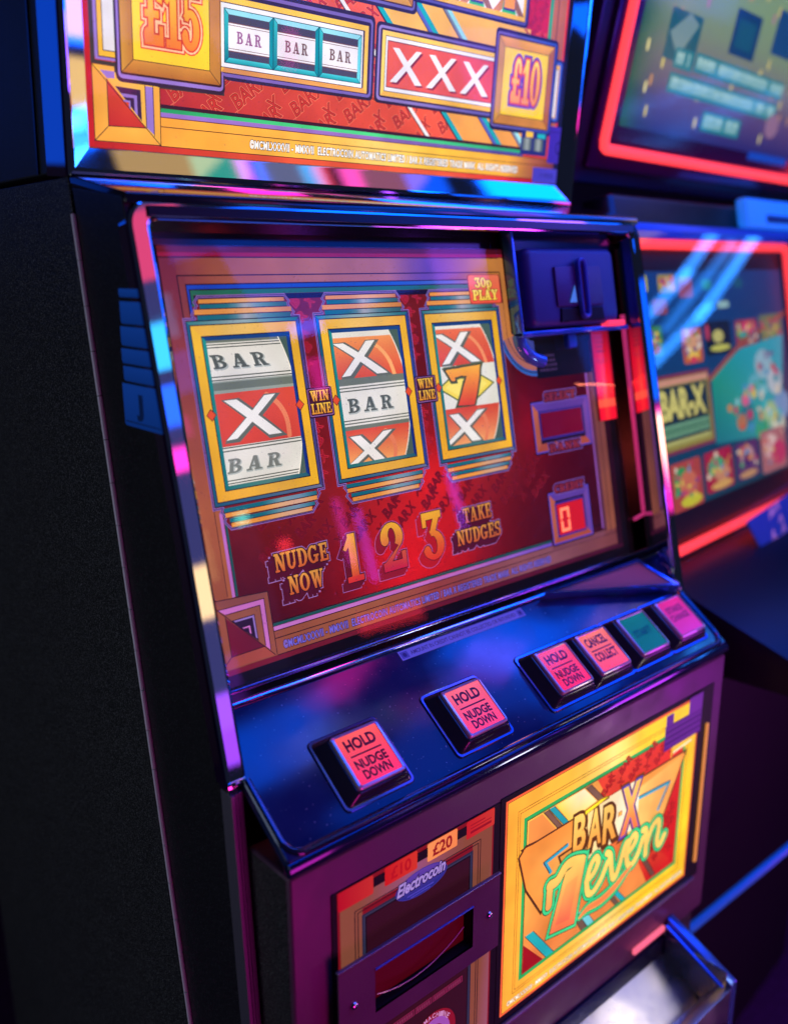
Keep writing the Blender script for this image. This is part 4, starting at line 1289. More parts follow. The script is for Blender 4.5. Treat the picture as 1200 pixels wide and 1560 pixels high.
def nudge(lines):
    a = Art(1.2)
    for o, c, steps in ((1.6, (170, 124, 196), ((-7, -5.6), (-3.5, -2.8), (0, 0))), (1.0, (84, 18, 42), ((-7, -5.6), (-4.6, -3.7), (-2.3, -1.9), (0, 0)))):
        for du, dv in steps:
            for s, x0, x1, v, h in lines:
                a.slab(s, x0, x1, v, h, c, o=o, du=du, dv=dv)
    for s, x0, x1, v, h in lines:
        a.slab(s, x0, x1, v, h, (34, 10, 26), o=.7)
        a.slab(s, x0, x1, v, h, vgrad(v, (206, 92, 48), v + h, (232, 160, 70)))
    a.build('lettering', LITDIM, reel_sheet, FR)
nudge([('NUDGE', 84.5, 139.5, 68.6, 15.6), ('NOW', 95, 131, 47.4, 15.6)])
nudge([('TAKE', 305.5, 345, 69.2, 14.6), ('NUDGES', 293.5, 355.5, 48.8, 14.8)])
a = Art(0.6)
for off, c in ((0.085, (52, 20, 56)), (0.025, (120, 108, 224))):
    a.text(LEGAL, 82, 427, 5.2, 6.2, c, off=off, spacing=1.1)
a.build('lettering', LITDIM, reel_sheet, FR)

# displays
def display(name, u0, v0, u1, v1, d, words, digit):
    a = Art(0.7)
    a.poly(rrect(u0 - 1.4, v0 - 1.4, u1 + 1.4, v1 + 1.4, 1.5, 3), (30, 16, 44))
    a.ring(u0, v0, u1, v1, 1.6, (96, 74, 190))
    a.ring(u0 + 1.6, v0 + 1.6, u1 - 1.6, v1 - 1.6, 8, [(176, 80, 60), (110, 72, 160), (90, 60, 150), (186, 96, 70)])
    a.ring(d[0] - 2.6, d[1] - 2.6, d[2] + 2.6, d[3] + 2.6, 2.6, (60, 44, 140))
    a.rect(d[0] - .3, d[1] - .3, d[2] + .3, d[3] + .3, (70, 4, 24))
    for s, x0, x1, v in words:
        a.slab(s, x0, x1, v, 8.4, (122, 90, 176), o=2.4)
        a.slab(s, x0, x1, v, 8.4, (66, 10, 40), o=1.5)
        a.slab(s, x0, x1, v, 8.4, (150, 50, 70), o=-.1)
    fr = a.build(name, LITDIM, reel_sheet, FR)
    MB().plate([(d[0] * .001, d[1] * .001), (d[2] * .001, d[1] * .001), (d[2] * .001, d[3] * .001), (d[0] * .001, d[3] * .001)], 0.0011, 0.0016).build('display_window', LEDBACK if digit else P('unlit_red_window', (0.16, 0.004, 0.02), 0.3, emis=(0.30, 0.0, 0.02), es=0.35), reel_sheet, FR)
    if digit:
        x0, x1, y0, y1, t = 449.5, 464.5, 33.2, 59.2, 3.2
        seg = MB()
        ym = (y0 + y1) / 2
        for q in (((x0, y1), (x1, y1), (x1 - t, y1 - t), (x0 + t, y1 - t)), ((x0, y0), (x0 + t, y0 + t), (x1 - t, y0 + t), (x1, y0)),
                  ((x0, y1 - .6), (x0 + t, y1 - t - .6), (x0 + t, ym + 1.6), (x0, ym + .5)), ((x0, y0 + .6), (x0, ym - .5), (x0 + t, ym - 1.6), (x0 + t, y0 + t + .6)),
                  ((x1, y1 - .6), (x1, ym + .5), (x1 - t, ym + 1.6), (x1 - t, y1 - t - .6)), ((x1, y0 + .6), (x1 - t, y0 + t + .6), (x1 - t, ym - 1.6), (x1, ym - .5))):
            seg.plate([(p[0] * .001, p[1] * .001) for p in q], 0.0018, 0.0022)
        seg.build('credit_digit', LEDRED, reel_sheet, FR)
display('select_bank_display', 424.5, 121.5, 519.5, 175.5, (437.5, 137.5, 505.5, 163), (('SELECT', 447, 499, 175.5), ('BANK', 446, 498, 120.5)), False)
display('credit_display', 434.8, 21.2, 503.5, 77.6, (446, 30.5, 490, 63.5), (('CREDIT', 446, 496, 76.2),), True)
# red lit strip on the right
MB().box(0.5335, 0.5655, 0.144, 0.246, 0.0015, 0.0045, 0.0008).build('red_light_strip', P('red_strip_plastic', (0.2, 0.01, 0.02), 0.3), mach, FR)
a = Art(4.7)
for k in range(8):
    c = [(170, 8, 34), (206, 14, 40), (226, 30, 40), (236, 70, 50), (232, 44, 44), (220, 20, 40), (214, 16, 40), (180, 10, 36)][k]
    x0, x1 = 534 + 3.9 * k, 534 + 3.9 * (k + 1)
    a.poly([(x0, 168), (x1, 168), (x1, 206), (x0, 206)], [mix(c, (245, 60, 50), .3)] * 2 + [mix(c, (190, 10, 36), .5)] * 2, up=False)
    a.poly([(x0, 206), (x1, 206), (x1, 245), (x0, 245)], [mix(c, (190, 10, 36), .5)] * 2 + [(112, 8, 34)] * 2, up=False)
    a.rect(x0, 144.6, x1, 159, mix(c, (230, 16, 40), .5), up=False)
    a.rect(x0, 159, x1, 168, mix((240, 86, 60), c, .2), up=False)
a.z += .02
a.text('PLAY', 538, 560, 208, 6, (150, 40, 60))
for r in range(4):
    a.rect(540, 221 + 5 * r, 556 - 3 * (r % 2), 223 + 5 * r, (120, 24, 46), up=False)
a.build('red_strip_print', print_mat('bright_red_print', 1.5, 0.2), mach, FR)

# =================================================================== the reels
RAD = 118.0
def reel_art(k):
    uc0, uc1 = OPEN[k][0] - 10, OPEN[k][2] + 26
    vc = 203.3
    D0 = 9.0
    def warp(u, s, z):
        t = s / RAD
        r = RAD + z
        return (u * .001, (vc + r * math.sin(t)) * .001, (-(RAD + D0) + r * math.cos(t)) * .001)
    sh = [6.0, 8.0, 9.5][k]
    a = Art(0.0, 0.004, warp, 3.0)
    cream = (226, 224, 214)
    ur = OPEN[k][2] + [7.5, 9.5, 11.0][k]
    a.rect(uc0, -100, ur, 100, cream)
    a.rect(ur, -100, ur + 1.2, 100, (240, 236, 220))
    a.rect(ur + 1.2, -100, uc1, 100, (70, 96, 92))
    CEN = (OPEN[k][0] + OPEN[k][2]) / 2 + sh - 4.5
    def bar(sc, dim=(84, 92, 90)):
        for v0, v1, c in ((sc - 20.8, sc - 17.6, (120, 124, 116)), (sc + 17.6, sc + 20.8, (120, 124, 116))):
            pass
        a.rect(uc0, sc - 24.5, ur, sc - 18.2, (108, 118, 108))
        a.rect(uc0, sc + 18.2, ur, sc + 24.5, (108, 118, 108))
        for d in (-16.0, -13.2, 13.2, 16.0):
            a.rect(uc0, sc + d - .55, ur, sc + d + .55, (92, 98, 90))
        a.slab('BAR', CEN - 27, CEN + 26, sc - 6.4, 12.8, (176, 184, 180), o=.5, du=.8, dv=-.8, gap=.32)
        a.slab('BAR', CEN - 27, CEN + 26, sc - 6.4, 12.8, dim, gap=.32)
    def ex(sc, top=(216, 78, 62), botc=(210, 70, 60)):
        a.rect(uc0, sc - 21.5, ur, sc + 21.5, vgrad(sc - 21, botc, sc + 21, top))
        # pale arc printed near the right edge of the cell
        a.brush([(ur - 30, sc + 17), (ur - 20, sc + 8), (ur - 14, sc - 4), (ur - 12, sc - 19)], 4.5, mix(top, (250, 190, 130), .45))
        x = CEN - 27
        for o, c, du, dv in ((2.2, (96, 104, 98), 1.6, -1.0), (1.0, (96, 104, 98), 0, 0), (0, (236, 234, 228), 0, 0)):
            for q in ([(x + 1, sc + 15.6), (x + 13, sc + 15.6), (x + 53, sc - 16.4), (x + 40, sc - 16.4)], [(x + 40, sc + 16.6), (x + 51, sc + 17), (x + 9, sc - 16), (x - 1, sc - 16.6)]):
                a.poly(convex_offset([(p[0] + du, p[1] + dv) for p in q], o), c, up=False)
                a.z += .001
            a.z += .004
    def seven(sc):
        a.rect(uc0, sc - 21, ur, sc + 21, (224, 224, 212))
        d = [(CEN - 37, sc), (CEN, sc - 20), (CEN + 37, sc), (CEN, sc + 20)]
        a.poly(convex_offset(d, 1.6), (96, 110, 60)); a.poly(d, (238, 214, 90)); 
        a.poly([(p[0] * .8 + CEN * .2, p[1] * .8 + sc * .2) for p in d], (246, 226, 110))
        for o, c in ((2.8, (90, 100, 70)), (1.4, (60, 70, 60)), (0, None)):
            col = c or vgrad(sc - 18, (222, 70, 60), sc + 19, (246, 176, 66))
            for q in ([(CEN - 26, sc + 17), (CEN - 20, sc + 6), (CEN - 15, sc + 6), (CEN - 15, sc + 18)], [(CEN - 24, sc + 17.5), (CEN - 20, sc + 8.5), (CEN - 2, sc + 11), (CEN - 4, sc + 18)],
                      [(CEN - 6, sc + 18.4), (CEN - 4, sc + 10), (CEN + 16, sc + 9), (CEN + 24, sc + 19.5)], [(CEN + 3, sc + 12), (CEN + 23, sc + 19), (CEN + 18, sc + 4), (CEN - 3, sc + 2)], [(CEN - 3, sc + 3), (CEN + 18, sc + 5), (CEN + 9, sc - 20), (CEN - 14, sc - 18.5)]):
                a.poly(convex_offset(q, o), col, up=False)
                a.z += .001
            a.z += .004
    PT = 43.6
    if k == 0:
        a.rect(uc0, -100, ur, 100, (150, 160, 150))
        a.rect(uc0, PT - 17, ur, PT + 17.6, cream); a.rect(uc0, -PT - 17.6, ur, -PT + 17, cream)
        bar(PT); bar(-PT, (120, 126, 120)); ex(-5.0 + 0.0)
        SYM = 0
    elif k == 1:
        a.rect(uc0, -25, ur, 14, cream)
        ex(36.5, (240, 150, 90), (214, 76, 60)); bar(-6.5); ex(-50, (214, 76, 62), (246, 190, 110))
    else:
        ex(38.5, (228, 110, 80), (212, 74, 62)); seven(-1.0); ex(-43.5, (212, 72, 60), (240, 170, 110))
    return a.build('reel', REELMAT, mach, FR)
REEL_LABEL = ['left reel showing BAR, X and BAR', 'middle reel showing X, BAR and X', 'right reel showing X, a seven and X']
for k in range(3):
    r = reel_art(k)
    r['label'] = REEL_LABEL[k]
    # drum under the strip and the dark box round it
    uc0, uc1 = (OPEN[k][0] - 12) * .001, (OPEN[k][2] + 27) * .001
    d = MB()
    d.loft([[(u, 0.2033 + (RAD - 1) * .001 * math.sin(t), (-(RAD + 9.0) + (RAD - 1) * math.cos(t)) * .001) for t in [math.radians(q) for q in range(-70, 71, 10)]] for u in (uc0, uc1)], close_ring=False)
    d.build('reel_drum', BLACK, r, FR)
# backing behind the artwork that keeps the cabinet dark
MB().box(0.015, 0.575, -0.02, 0.335, -0.135, -0.130).build('reel_tray', BLACK, mach, FR)
# lamps inside the cabinet that glow through the red print
def bulb(name, u, v, d, rgb, p):
    l = bpy.data.lights.new(name, 'POINT')
    l.color = rgb
    l.energy = p
    l.shadow_soft_size = 0.008
    o = bpy.data.objects.new(name, l)
    COL.objects.link(o)
    o.location = FR @ Vector((u * .001, v * .001, -d * .001))
bulb('nudge_lamp', 262, 54, 58, (1.0, 0.10, 0.06), 0.26)
bulb('nudge_lamp', 216, 46, 52, (1.0, 0.06, 0.08), 0.12)
bulb('nudge_lamp', 274, 124, 34, (1.0, 0.08, 0.06), 0.05)
bulb('nudge_lamp', 405, 150, 36, (1.0, 0.05, 0.06), 0.03)

# extra lamp added at the red strip to warm the shelf corner
o = lamp('shelf_corner_fill', FR @ Vector((0.55, 0.185, 0.014)), (0.515, 0.085, 0.07), 0.03, 0.06, (1.0, 0.22, 0.12), 12 * math.pi * 0.0018)
# glass pane of the door
MB().box(0.0205, 0.5655, -0.018, 0.3335, 0.0075, 0.0079).build('door_glass', GLASS, mach, FR)

# =================================================================== coin entry
coin = empty('coin_entry', FR @ Vector((0.48, 0.29, 0.01)), parent=mach)
MB().plate(rrect(0.398, 0.2465, 0.572, 0.345, 0.004), 0.009, 0.013, 0.001).build('clear_backplate', P('blue_translucent_plate', (0.01, 0.03, 0.12), 0.15, 0, 0.6), coin, FR)
MB().plate(rrect(0.409, 0.2505, 0.556, 0.331, 0.010), 0.0125, 0.030, 0.007, 3).build('coin_housing', COINBODY, coin, FR, sm=True)
MB().plate(rrect(0.449, 0.270, 0.526, 0.311, 0.002), 0.0296, 0.0325, 0.0008).build('coin_plate', P('coin_plate_plastic', (0.06, 0.03, 0.16), 0.4, 0, 0.5, bump=(500, 0.3, 0.001)), coin, FR, sm=True)
MB().sweep(rrect(0.4835, 0.258, 0.4945, 0.3175, 0.0054)[::-1], [(0.0018, 0.0330), (0.0016, 0.0375), (0.0, 0.0385), (-0.0018, 0.0375), (-0.0022, 0.0330)], closed=True).build('slot_surround', BLUEPLASTIC, coin, FR, sm=True)
MB().plate(rrect(0.4862, 0.264, 0.4918, 0.3125, 0.0026), 0.0330, 0.0345).build('coin_slot', P('red_dark_slot', (0.06, 0.004, 0.01), 0.4), coin, FR)
MB().plate([(0.452, 0.254), (0.526, 0.254), (0.524, 0.268), (0.454, 0.268)], 0.030, 0.0322, 0.001).build('coin_lip', BLACK, coin, FR)
MB().plate([(0.4665, 0.2735), (0.478, 0.2735), (0.477, 0.291)], 0.0336, 0.0342).build('reject_lever', emis('blue_window', (0.10, 0.30, 1.0), 0.5), coin, FR)
br = MB()
br.box(0.3955, 0.3995, 0.243, 0.346, 0.0135, 0.026, 0.0008)
br.box(0.3955, 0.574, 0.2425, 0.2475, 0.0135, 0.027, 0.0010)
br.build('clear_bracket', P('blue_lit_acrylic', (0.05, 0.25, 0.75), 0.08, 0.3, 0.8), coin, FR, sm=True)
MB().tube([FR @ Vector((0.441 + .040 * math.cos(t), 0.2445 + .028 * math.sin(t), 0.016)) for t in [math.radians(q) for q in range(178, 262, 10)]], 0.0068, 12).build('coin_guide', P('blue_reflection_tube', (0.10, 0.38, 0.90), 0.12, 0.3, 0.8), coin, sm=True)  # enlarged and brightened to stand in for a blue reflection
MB().box(0.5335, 0.5645, 0.247, 0.253, 0.020, 0.030, 0.001).build('red_window', emis('red_window', (1.0, 0.04, 0.10), 1.2), coin, FR)
MB().box(0.478, 0.492, 0.228, 0.2425, 0.010, 0.018, 0.002).build('coin_reject_button', P('cyan_button', (0.03, 0.25, 0.75), 0.25), coin, FR, sm=True)

# =================================================================== right hand inside wall: louvres and a reflected neon line
lv = empty('vent_panel', FR @ Vector((0.58, 0.02, 0.01)), parent=mach)
for k in range(5):
    c0 = Vector((0.5885, 0.128 - 0.013 * k, 0.118 - 0.017 * k))
    MB().tube([c0 + Vector((0, 0.012 * math.cos(t) - 0.006, 0.010 * math.sin(t))) for t in [math.radians(q) for q in range(60, 200, 20)]], 0.0022, 8).build('vent_louvre', P('pale_louvre', (0.85, 0.9, 0.85), 0.35, 0.0), lv, sm=True)
MB().tube([FR @ Vector((0.585, 0.26, 0.012)), FR @ Vector((0.5855, 0.034, 0.012)), FR @ Vector((0.5840, 0.029, 0.012)), FR @ Vector((0.568, 0.026, 0.011))], 0.0022, 8).build('neon_reflection', emis('pink_neon_reflection', (1.0, 0.06, 0.30), 0.35), lv, sm=True)  # the neon's reflection on the wall, made as a glowing tube

# =================================================================== shelf with buttons
def shelf_pt(u, v, h=0.0):
    return FS @ Vector((u, v, h))
SM = MB()
outl = rrect(0.0, 0.0, 0.600, 0.1315, 0.002, 2)
SM.plate(rrect(0.0005, 0.0005, 0.5995, 0.1315, 0.003, 3), -0.008, 0.0, 0.0012, 3)
SM.build('button_shelf', SHELF, mach, FS, sm=True)
# raised bead round the edge: left, front, right
bead = [(0.003, 0.070), (0.0035, 0.020)] + [(0.0185 + 0.015 * math.cos(math.radians(t)), 0.0185 + 0.015 * math.sin(math.radians(t))) for t in (190, 210, 225, 240, 260)] + \
       [(0.5815 + 0.015 * math.cos(math.radians(t)), 0.0185 + 0.015 * math.sin(math.radians(t))) for t in (280, 300, 315, 330, 350)] + [(0.5965, 0.020), (0.5965, 0.080)]
MB().sweep(bead, [(0.0034, -0.0002), (0.0030, 0.0012), (0.0016, 0.0022), (0.0, 0.0025), (-0.0016, 0.0020), (-0.0028, 0.0008), (-0.0032, -0.0008)]).build('shelf_bead', P('shelf_edge_gloss', (0.02, 0.035, 0.09), 0.08, 0.5, 0.9, coat=0.5), mach, FS, sm=True)
# rolled front lip
MB().prism([(0.0005, -0.0005), (-0.0018, -0.003), (-0.0026, -0.0065), (-0.0018, -0.0105), (0.0005, -0.0125), (0.006, -0.012), (0.006, -0.004)], 0.0, 0.600, 0.0006).build('shelf_lip', P('shelf_lip_gloss', (0.03, 0.05, 0.14), 0.1, 0.6, 0.9, coat=0.5), mach, sm=True)
# chrome strips at the foot of the glass
MB().box(0.0045, 0.5885, 0.1275, 0.1315, 0.0, 0.0045, 0.0012, 3).build('glass_sill', CHROME, mach, FS, sm=True)
MB().box(0.0045, 0.5885, -0.0150, -0.0115, 0.0082, 0.0125, 0.001, 3).build('glass_channel', P('blue_chrome', (0.35, 0.45, 0.75), 0.12, 1.0), mach, FR, sm=True)
MB().box(0.0045, 0.5885, -0.030, -0.0152, -0.002, 0.0082).build('channel_back', P('gloss_black_channel', (0.006, 0.006, 0.01), 0.06, 0, 0.9), mach, FR)
# triangular plate in the right corner
tri = [(0.395, 0.1262), (0.586, 0.0800), (0.5575, 0.1272)]
MB().plate(tri, 0.0002, 0.010, 0.0012).build('corner_wedge', P('maroon_wedge', (0.60, 0.22, 0.18), 0.5, 0.0, 0.2), mach, FS)
MB().sweep([tri[0], tri[1], tri[2]], [(0.003, 0.0100), (0.003, 0.0122), (0.0, 0.0128), (-0.002, 0.0115), (-0.002, 0.0)], closed=True).build('wedge_rim', P('blue_rim', (0.10, 0.30, 0.85), 0.12, 0.8), mach, FS, sm=True)
# sticker
a = Art(0.25)
a.rect(193, 115.6, 361, 125.4, (120, 110, 226))
a.rect(194.5, 117, 203, 124, (84, 76, 190)); a.rect(352, 117, 359.5, 124, (84, 76, 190))
a.disc(198.8, 120.5, 2.2, 2.2, (50, 40, 130)); a.disc(355.8, 120.5, 2.0, 2.0, (50, 40, 130))
a.text('AMOUNT IN CREDIT CANNOT BE COLLECTED OR REFUNDED', 206, 349, 118.6, 4.0, (62, 40, 130), off=.01)
a.build('shelf_label', STICK, mach, FS)

INK = (70, 14, 50)
LENS = glass_mat('button_lens', 1.3, 0.05, (1.0, 0.97, 0.97), 0.5)
RIM = P('clear_button_rim', (0.80, 0.74, 0.78), 0.12, 0.3, 0.7)
FLANGE = P('smoked_flange', (0.12, 0.22, 0.50), 0.12, 0.85)
BTNBASE = P('button_bezel', (0.030, 0.036, 0.045), 0.16, 0.2, 0.8, bump=(300, 0.04, 0.001))
def button(uc, colf, words, label, ink=INK, strength=None):
    vc = 46.0
    b = empty('push_button', FS @ Vector((uc * .001, vc * .001, 0)), parent=mach)
    b['label'] = label
    M = FS @ Matrix.Translation((uc * .001, vc * .001, 0))
    def ring(hw, hh, h, r, sx=0.0, sy=0.0):
        return [(x * .001, y * .001, h * .001) for x, y in rrect(-hw + sx, -hh + sy, hw + sx, hh + sy, r, 4)]
    MB().loft([ring(36.0, 32.4, 0.1, 5), ring(36.0, 32.4, 0.9, 5), ring(35.2, 31.6, 1.5, 4.6), ring(33.0, 29.4, 1.5, 4)], caps=False).build('bezel_flange', FLANGE, b, M, sm=True)
    MB().loft([ring(33.5, 30, 0.1, 4), ring(33.5, 30, 1.4, 4), ring(32.6, 29, 2.0, 3.8), ring(26.5, 26, 11.0, 3.4), ring(25.4, 25.2, 12.0, 3.2), ring(24.6, 24.4, 12.2, 3.0), ring(24.4, 24.2, 9.0, 3.0)], caps=False).build('bezel', BTNBASE, b, M, sm=True)
    MB().loft([ring(23.9, 23.6, 6.0, 2.8), ring(23.9, 23.6, 14.6, 2.8), ring(23.2, 22.9, 15.6, 2.6), ring(21.6, 21.4, 15.9, 2.2), ring(21.2, 21.0, 15.3, 2.0)], caps=False).build('lens_rim', RIM, b, M, sm=True)
    a = Art(14.6)
    n = 6
    for i in range(n):
        a.rect(-21.6, -21.4 + 42.8 * i / n, 21.6, -21.4 + 42.8 * (i + 1) / n, colf, up=False)
    a.z += .02
    ins = a.build('lit_insert', LIT, b, M)
    a = Art(14.7)
    for w in words:
        if w[0] == '-':
            a.rect(w[1], w[3] - .7, w[2], w[3] + .7, ink)
        else:
            a.text(w[0], w[1], w[2], w[3], w[4], ink, off=.04)
    a.build('lettering', STICK, b, M)
    MB().loft([ring(21.3, 21.1, 15.2, 2), ring(21.3, 21.1, 15.5, 2)]).build('lens', LENS, b, M)
    return b
hold = [('HOLD', -15, 14.5, 7.5, 9.0), ('-', -15.5, 15.5, 2.6), ('NUDGE', -15.5, 15.5, -8.6, 7.2), ('DOWN', -13, 14, -18.0, 7.2)]
button(98, vgrad(-20, (242, 44, 104), 20, (244, 92, 84)), hold, 'red HOLD button nearest the left end of the shelf')
button(219, vgrad(-20, (242, 60, 116), 20, (240, 104, 116)), hold, 'second red HOLD button from the left, standing alone')
button(342.5, vgrad(-20, (242, 36, 88), 20, (238, 76, 104)), hold, 'third red HOLD button, beside the orange CANCEL button')
button(404.5, vgrad(-20, (240, 70, 100), 20, (242, 118, 78)), [('CANCEL', -16, 15, 7.0, 9.4), ('-', -16, 16, 2.2), ('COLLECT', -16.5, 16.5, -10, 9.0)], 'orange CANCEL and COLLECT button')
button(473.5, vgrad(-20, (12, 96, 92), 20, (12, 104, 82)), [('START', -14, 14, -3.5, 7.6)], 'green button between the orange and the pink button', ink=(8, 66, 62))
button(543.5, vgrad(-20, (190, 40, 170), 20, (212, 24, 108)), [('STAKE', -14, 14, 6, 7), ('CHANGE', -16, 16, -4, 7)], 'pink button at the right end of the shelf', ink=(130, 14, 80))

# =================================================================== lower front
fp = MB()
fp.box(0.0005, 0.5995, 0.0, 0.055, -0.345, -0.0128, 0.003, 3)
o = fp.build('front_panel', PURPLE, mach, sm=True)
MB().box(0.0002, 0.0008, 0.0045, 0.055, -0.95, -0.016).build('front_panel_side', BLACKLAM, mach)
MB().box(0.001, 0.599, 0.012, 0.055, -0.95, -0.347).build('cash_door', BLACKLAM, mach)
# pinkish trim down the corner of the cabinet
for x0, x1, dy in ((XL + .0004, XL + .0040, 0.0), (XL + .0046, XL + .0070, 0.0008), (XL + .0076, XL + .0116, 0.0016)):
    MB().prism([(0.0545 + dy, 0.034), (0.0450 + dy, -0.162), (0.031 + dy, -0.40), (0.026 + dy, -0.95), (0.040, -0.95), (0.046, -0.40), (0.060, -0.162), (0.070, 0.034)], x0, x1, 0.0006).build('corner_trim', TRIM, mach)

# note acceptor
na = empty('note_acceptor', (0.128, 0, -0.16), parent=mach)
MB().plate([(0.0365, -0.345), (0.2235, -0.345), (0.2235, -0.0440), (0.0365, -0.0440)], 0.0003, 0.0011).build('acceptor_surround', BLACK, na, FF)
a = Art(1.3)
a.rect(41.5, -340, 215.4, -44.5, (140, 20, 34))
pg = lambda u, v: mix(mix((150, 84, 62), (170, 96, 140), 1 - abs(u - 120) / 55 if abs(u - 120) < 55 and v > -80 else 0), (176, 100, 130), max(0.0, (-v - 200) / 140) if u > 190 else 0)
for u0 in range(44, 214, 17):
    a.rect(u0, -70, min(u0 + 17, 213.5), -49, pg, up=False)
a.rect(44, -340, 66, -70, pg); a.rect(189, -340, 213.5, -70, pg)
for q in ((58.4, -69.2, 198.8), (61.5, -72, 196)):
    a.line([(q[0], -340), (q[0], q[1]), (q[2], q[1]), (q[2], -340)], .9, (40, 14, 26))
a.rect(65.4, -330, 189.6, -76, (44, 44, 70))
a.rect(67.2, -330, 187.8, -77.8, (60, 60, 88)); a.rect(68.6, -330, 186.4, -79.2, (24, 10, 22))
a.rect(70, -330, 185, -80.6, (58, 16, 32))
sheet = a.build('acceptor_artwork', print_mat('dim_print', 0.62, 0.35), na, FF)
TABS = [(42, 76.8, (190, 14, 36), ''), (88.4, 123.4, (214, 26, 30), '£10'), (134.7, 169.2, (246, 150, 84), '£20'), (180.2, 215.2, (206, 30, 40), 'NOTE')]
for u0, u1, c, s in TABS:
    a = Art(1.9)
    a.poly(rrect(u0, -61.5, u1, -44.6, 1.5, 3), ugrad([(u0, c), (u1, mix(c, (244, 110, 60), .35))]))
    if s == '£20':
        a.text(s, u0 + 6.5, u1 - 6.5, -58.4, 10.4, (150, 24, 28), off=.03)
    elif s == '£10':
        a.text(s, u0 + 7, u1 - 7, -58, 10, (196, 20, 30), off=.03)
    elif s == 'NOTE':
        a.rect(u0 + 5, -53.4, u1 - 4, -52.4, (170, 16, 34)); a.rect(u0 + 5, -57.8, u1 - 4, -55.4, (160, 14, 34)); a.rect(u0 + 5, -50.4, u1 - 12, -49.2, (176, 16, 34))
    a.build('note_tab', print_mat('lit_tab', 0.85, 0.3) if s == '£20' else print_mat('lit_tab', 0.7, 0.3), na, FF, 'lit orange tab reading £20' if s == '£20' else None)
MB().plate([(0.0768, -0.0560), (0.0884, -0.0560), (0.0884, -0.0480), (0.0768, -0.0480)], 0.0016, 0.0022).build('tab_gap', BLACK, na, FF)
MB().plate([(0.1234, -0.0560), (0.1347, -0.0560), (0.1347, -0.0480), (0.1234, -0.0480)], 0.0016, 0.0022).build('tab_gap', BLACK, na, FF)
MB().plate([(0.1692, -0.0560), (0.1802, -0.0560), (0.1802, -0.0480), (0.1692, -0.0480)], 0.0016, 0.0022).build('tab_gap', BLACK, na, FF)
a = Art(2.0)
ro = math.radians(2)
a.disc(128.5, -76.2, 29, 12.2, (60, 50, 150), 36)
a.disc(128.5, -76.2, 28, 11.4, vgrad(-88, (20, 40, 128), -64, (104, 66, 170)), 36)
for off, c in ((.09, (26, 14, 70)), (.03, (176, 150, 224))):
    a.text('Electrocoin', 101.5, 155.5, -79.2, 10.6, c, off=off, shear=.35, rot=0.03)
a.rect(112, -84.2, 142, -83.0, (80, 70, 190)); a.rect(116, -86.4, 138, -85.4, (80, 70, 190))
a.build('maker_oval', print_mat('oval_print', 0.75, 0.3), na, FF)
# purple plate with the note slot
pl = MB()
pl.sweep([(0.068, -0.161), (0.1785, -0.161), (0.1785, -0.1195), (0.068, -0.1195)][::-1], [(0.0, 0.0135), (0.0, 0.002)], closed=True)
pl.build('slot_wall', BLACK, na, FF)
ring = MB()
OUT = rrect(0.032, -0.330, 0.2115, -0.1035, 0.005, 3)
for (x0, y0, x1, y1) in ((0.032, -0.1195, 0.2115, -0.1035), (0.032, -0.178, 0.068, -0.1195), (0.1785, -0.178, 0.2115, -0.1195), (0.068, -0.178, 0.1785, -0.161)):
    ring.box(x0, x1, y0, y1, 0.0118, 0.0136)
ring.build('slot_plate', PURPLE, na, FF)
MB().box(0.031, 0.2125, -0.1038, -0.1022, 0.0110, 0.0146, 0.0006).build('plate_edge', TRIM, na, FF)
MB().box(0.069, 0.1775, -0.160, -0.1205, 0.0020, 0.0030).build('note_slot', P('dark_red_slot', (0.05, 0.003, 0.006), 0.35, emis=(0.35, 0.0, 0.01), es=0.12), na, FF)
MB().box(0.068, 0.1785, -0.1205, -0.1190, 0.0050, 0.0146, 0.0004).build('slot_edge', BLUEPLASTIC, na, FF)
MB().tube([(0.073 + 0.098 * t, -0.0095, -0.149 + 0.010 * t + 0.012 * (2 * t - 1) ** 2 - 0.012) for t in [k / 14 for k in range(15)]], 0.0006, 6).build('slot_guide', P('pink_guide', (0.7, 0.3, 0.5), 0.3, 0.5), na, sm=True)
for x, y in ((0.0462, -0.1402), (0.1983, -0.1388)):
    s = MB()
    rr = [[(x + r * math.cos(t), y + r * math.sin(t), h) for t in [2 * math.pi * k / 16 for k in range(16)]] for r, h in ((0.0034, 0.0137), (0.0032, 0.0148), (0.0024, 0.0157), (0.0012, 0.0161))]
    s.loft(rr).build('screw', CHROME, na, FF, sm=True)
a = Art(14.2)
a.build
a = Art(2.4)
x = 96
for wd in (24, 19, 16, 0.1):
    a.rect(x, -204.5, x + wd, -198, (150, 40, 84)); a.rect(x + .8, -203.7, x + wd - .8, -198.8, (90, 18, 50))
    y = x + 2
    while y < x + wd - 3:
        a.rect(y, -203, y + 1.4, -199.6, (160, 60, 100), up=False)
        y += 2.6
    x += wd + 1.4
a.rect(158, -204.5, 178, -198, (150, 40, 84)); a.rect(158.8, -203.7, 177.2, -198.8, (90, 18, 50))
for q in range(6):
    a.rect(160.5 + 2.7 * q, -203, 162 + 2.7 * q, -199.6, (160, 60, 100), up=False)
a.build('small_print', print_mat('dim_print_small', 0.6, 0.35), na, FF)
a = Art(2.4)
a.disc(143, -243, 27, 27, (150, 20, 44), 40); a.disc(143, -243, 20, 20, (170, 90, 190), 36); a.disc(143, -243, 13, 13, (150, 20, 44), 30)
for i, ch in enumerate('NO MACHINE'):
    t = math.radians(150 - 12 * i)
    if ch != ' ':
        a.text(ch, 0, 3.4, 0, 4.4, (214, 150, 200), off=.03, rot=t - math.pi / 2, du=143 + 21.2 * math.cos(t) - 1.7 * math.sin(t), dv=-243 + 21.2 * math.sin(t) + 1.7 * math.cos(t) * -1)
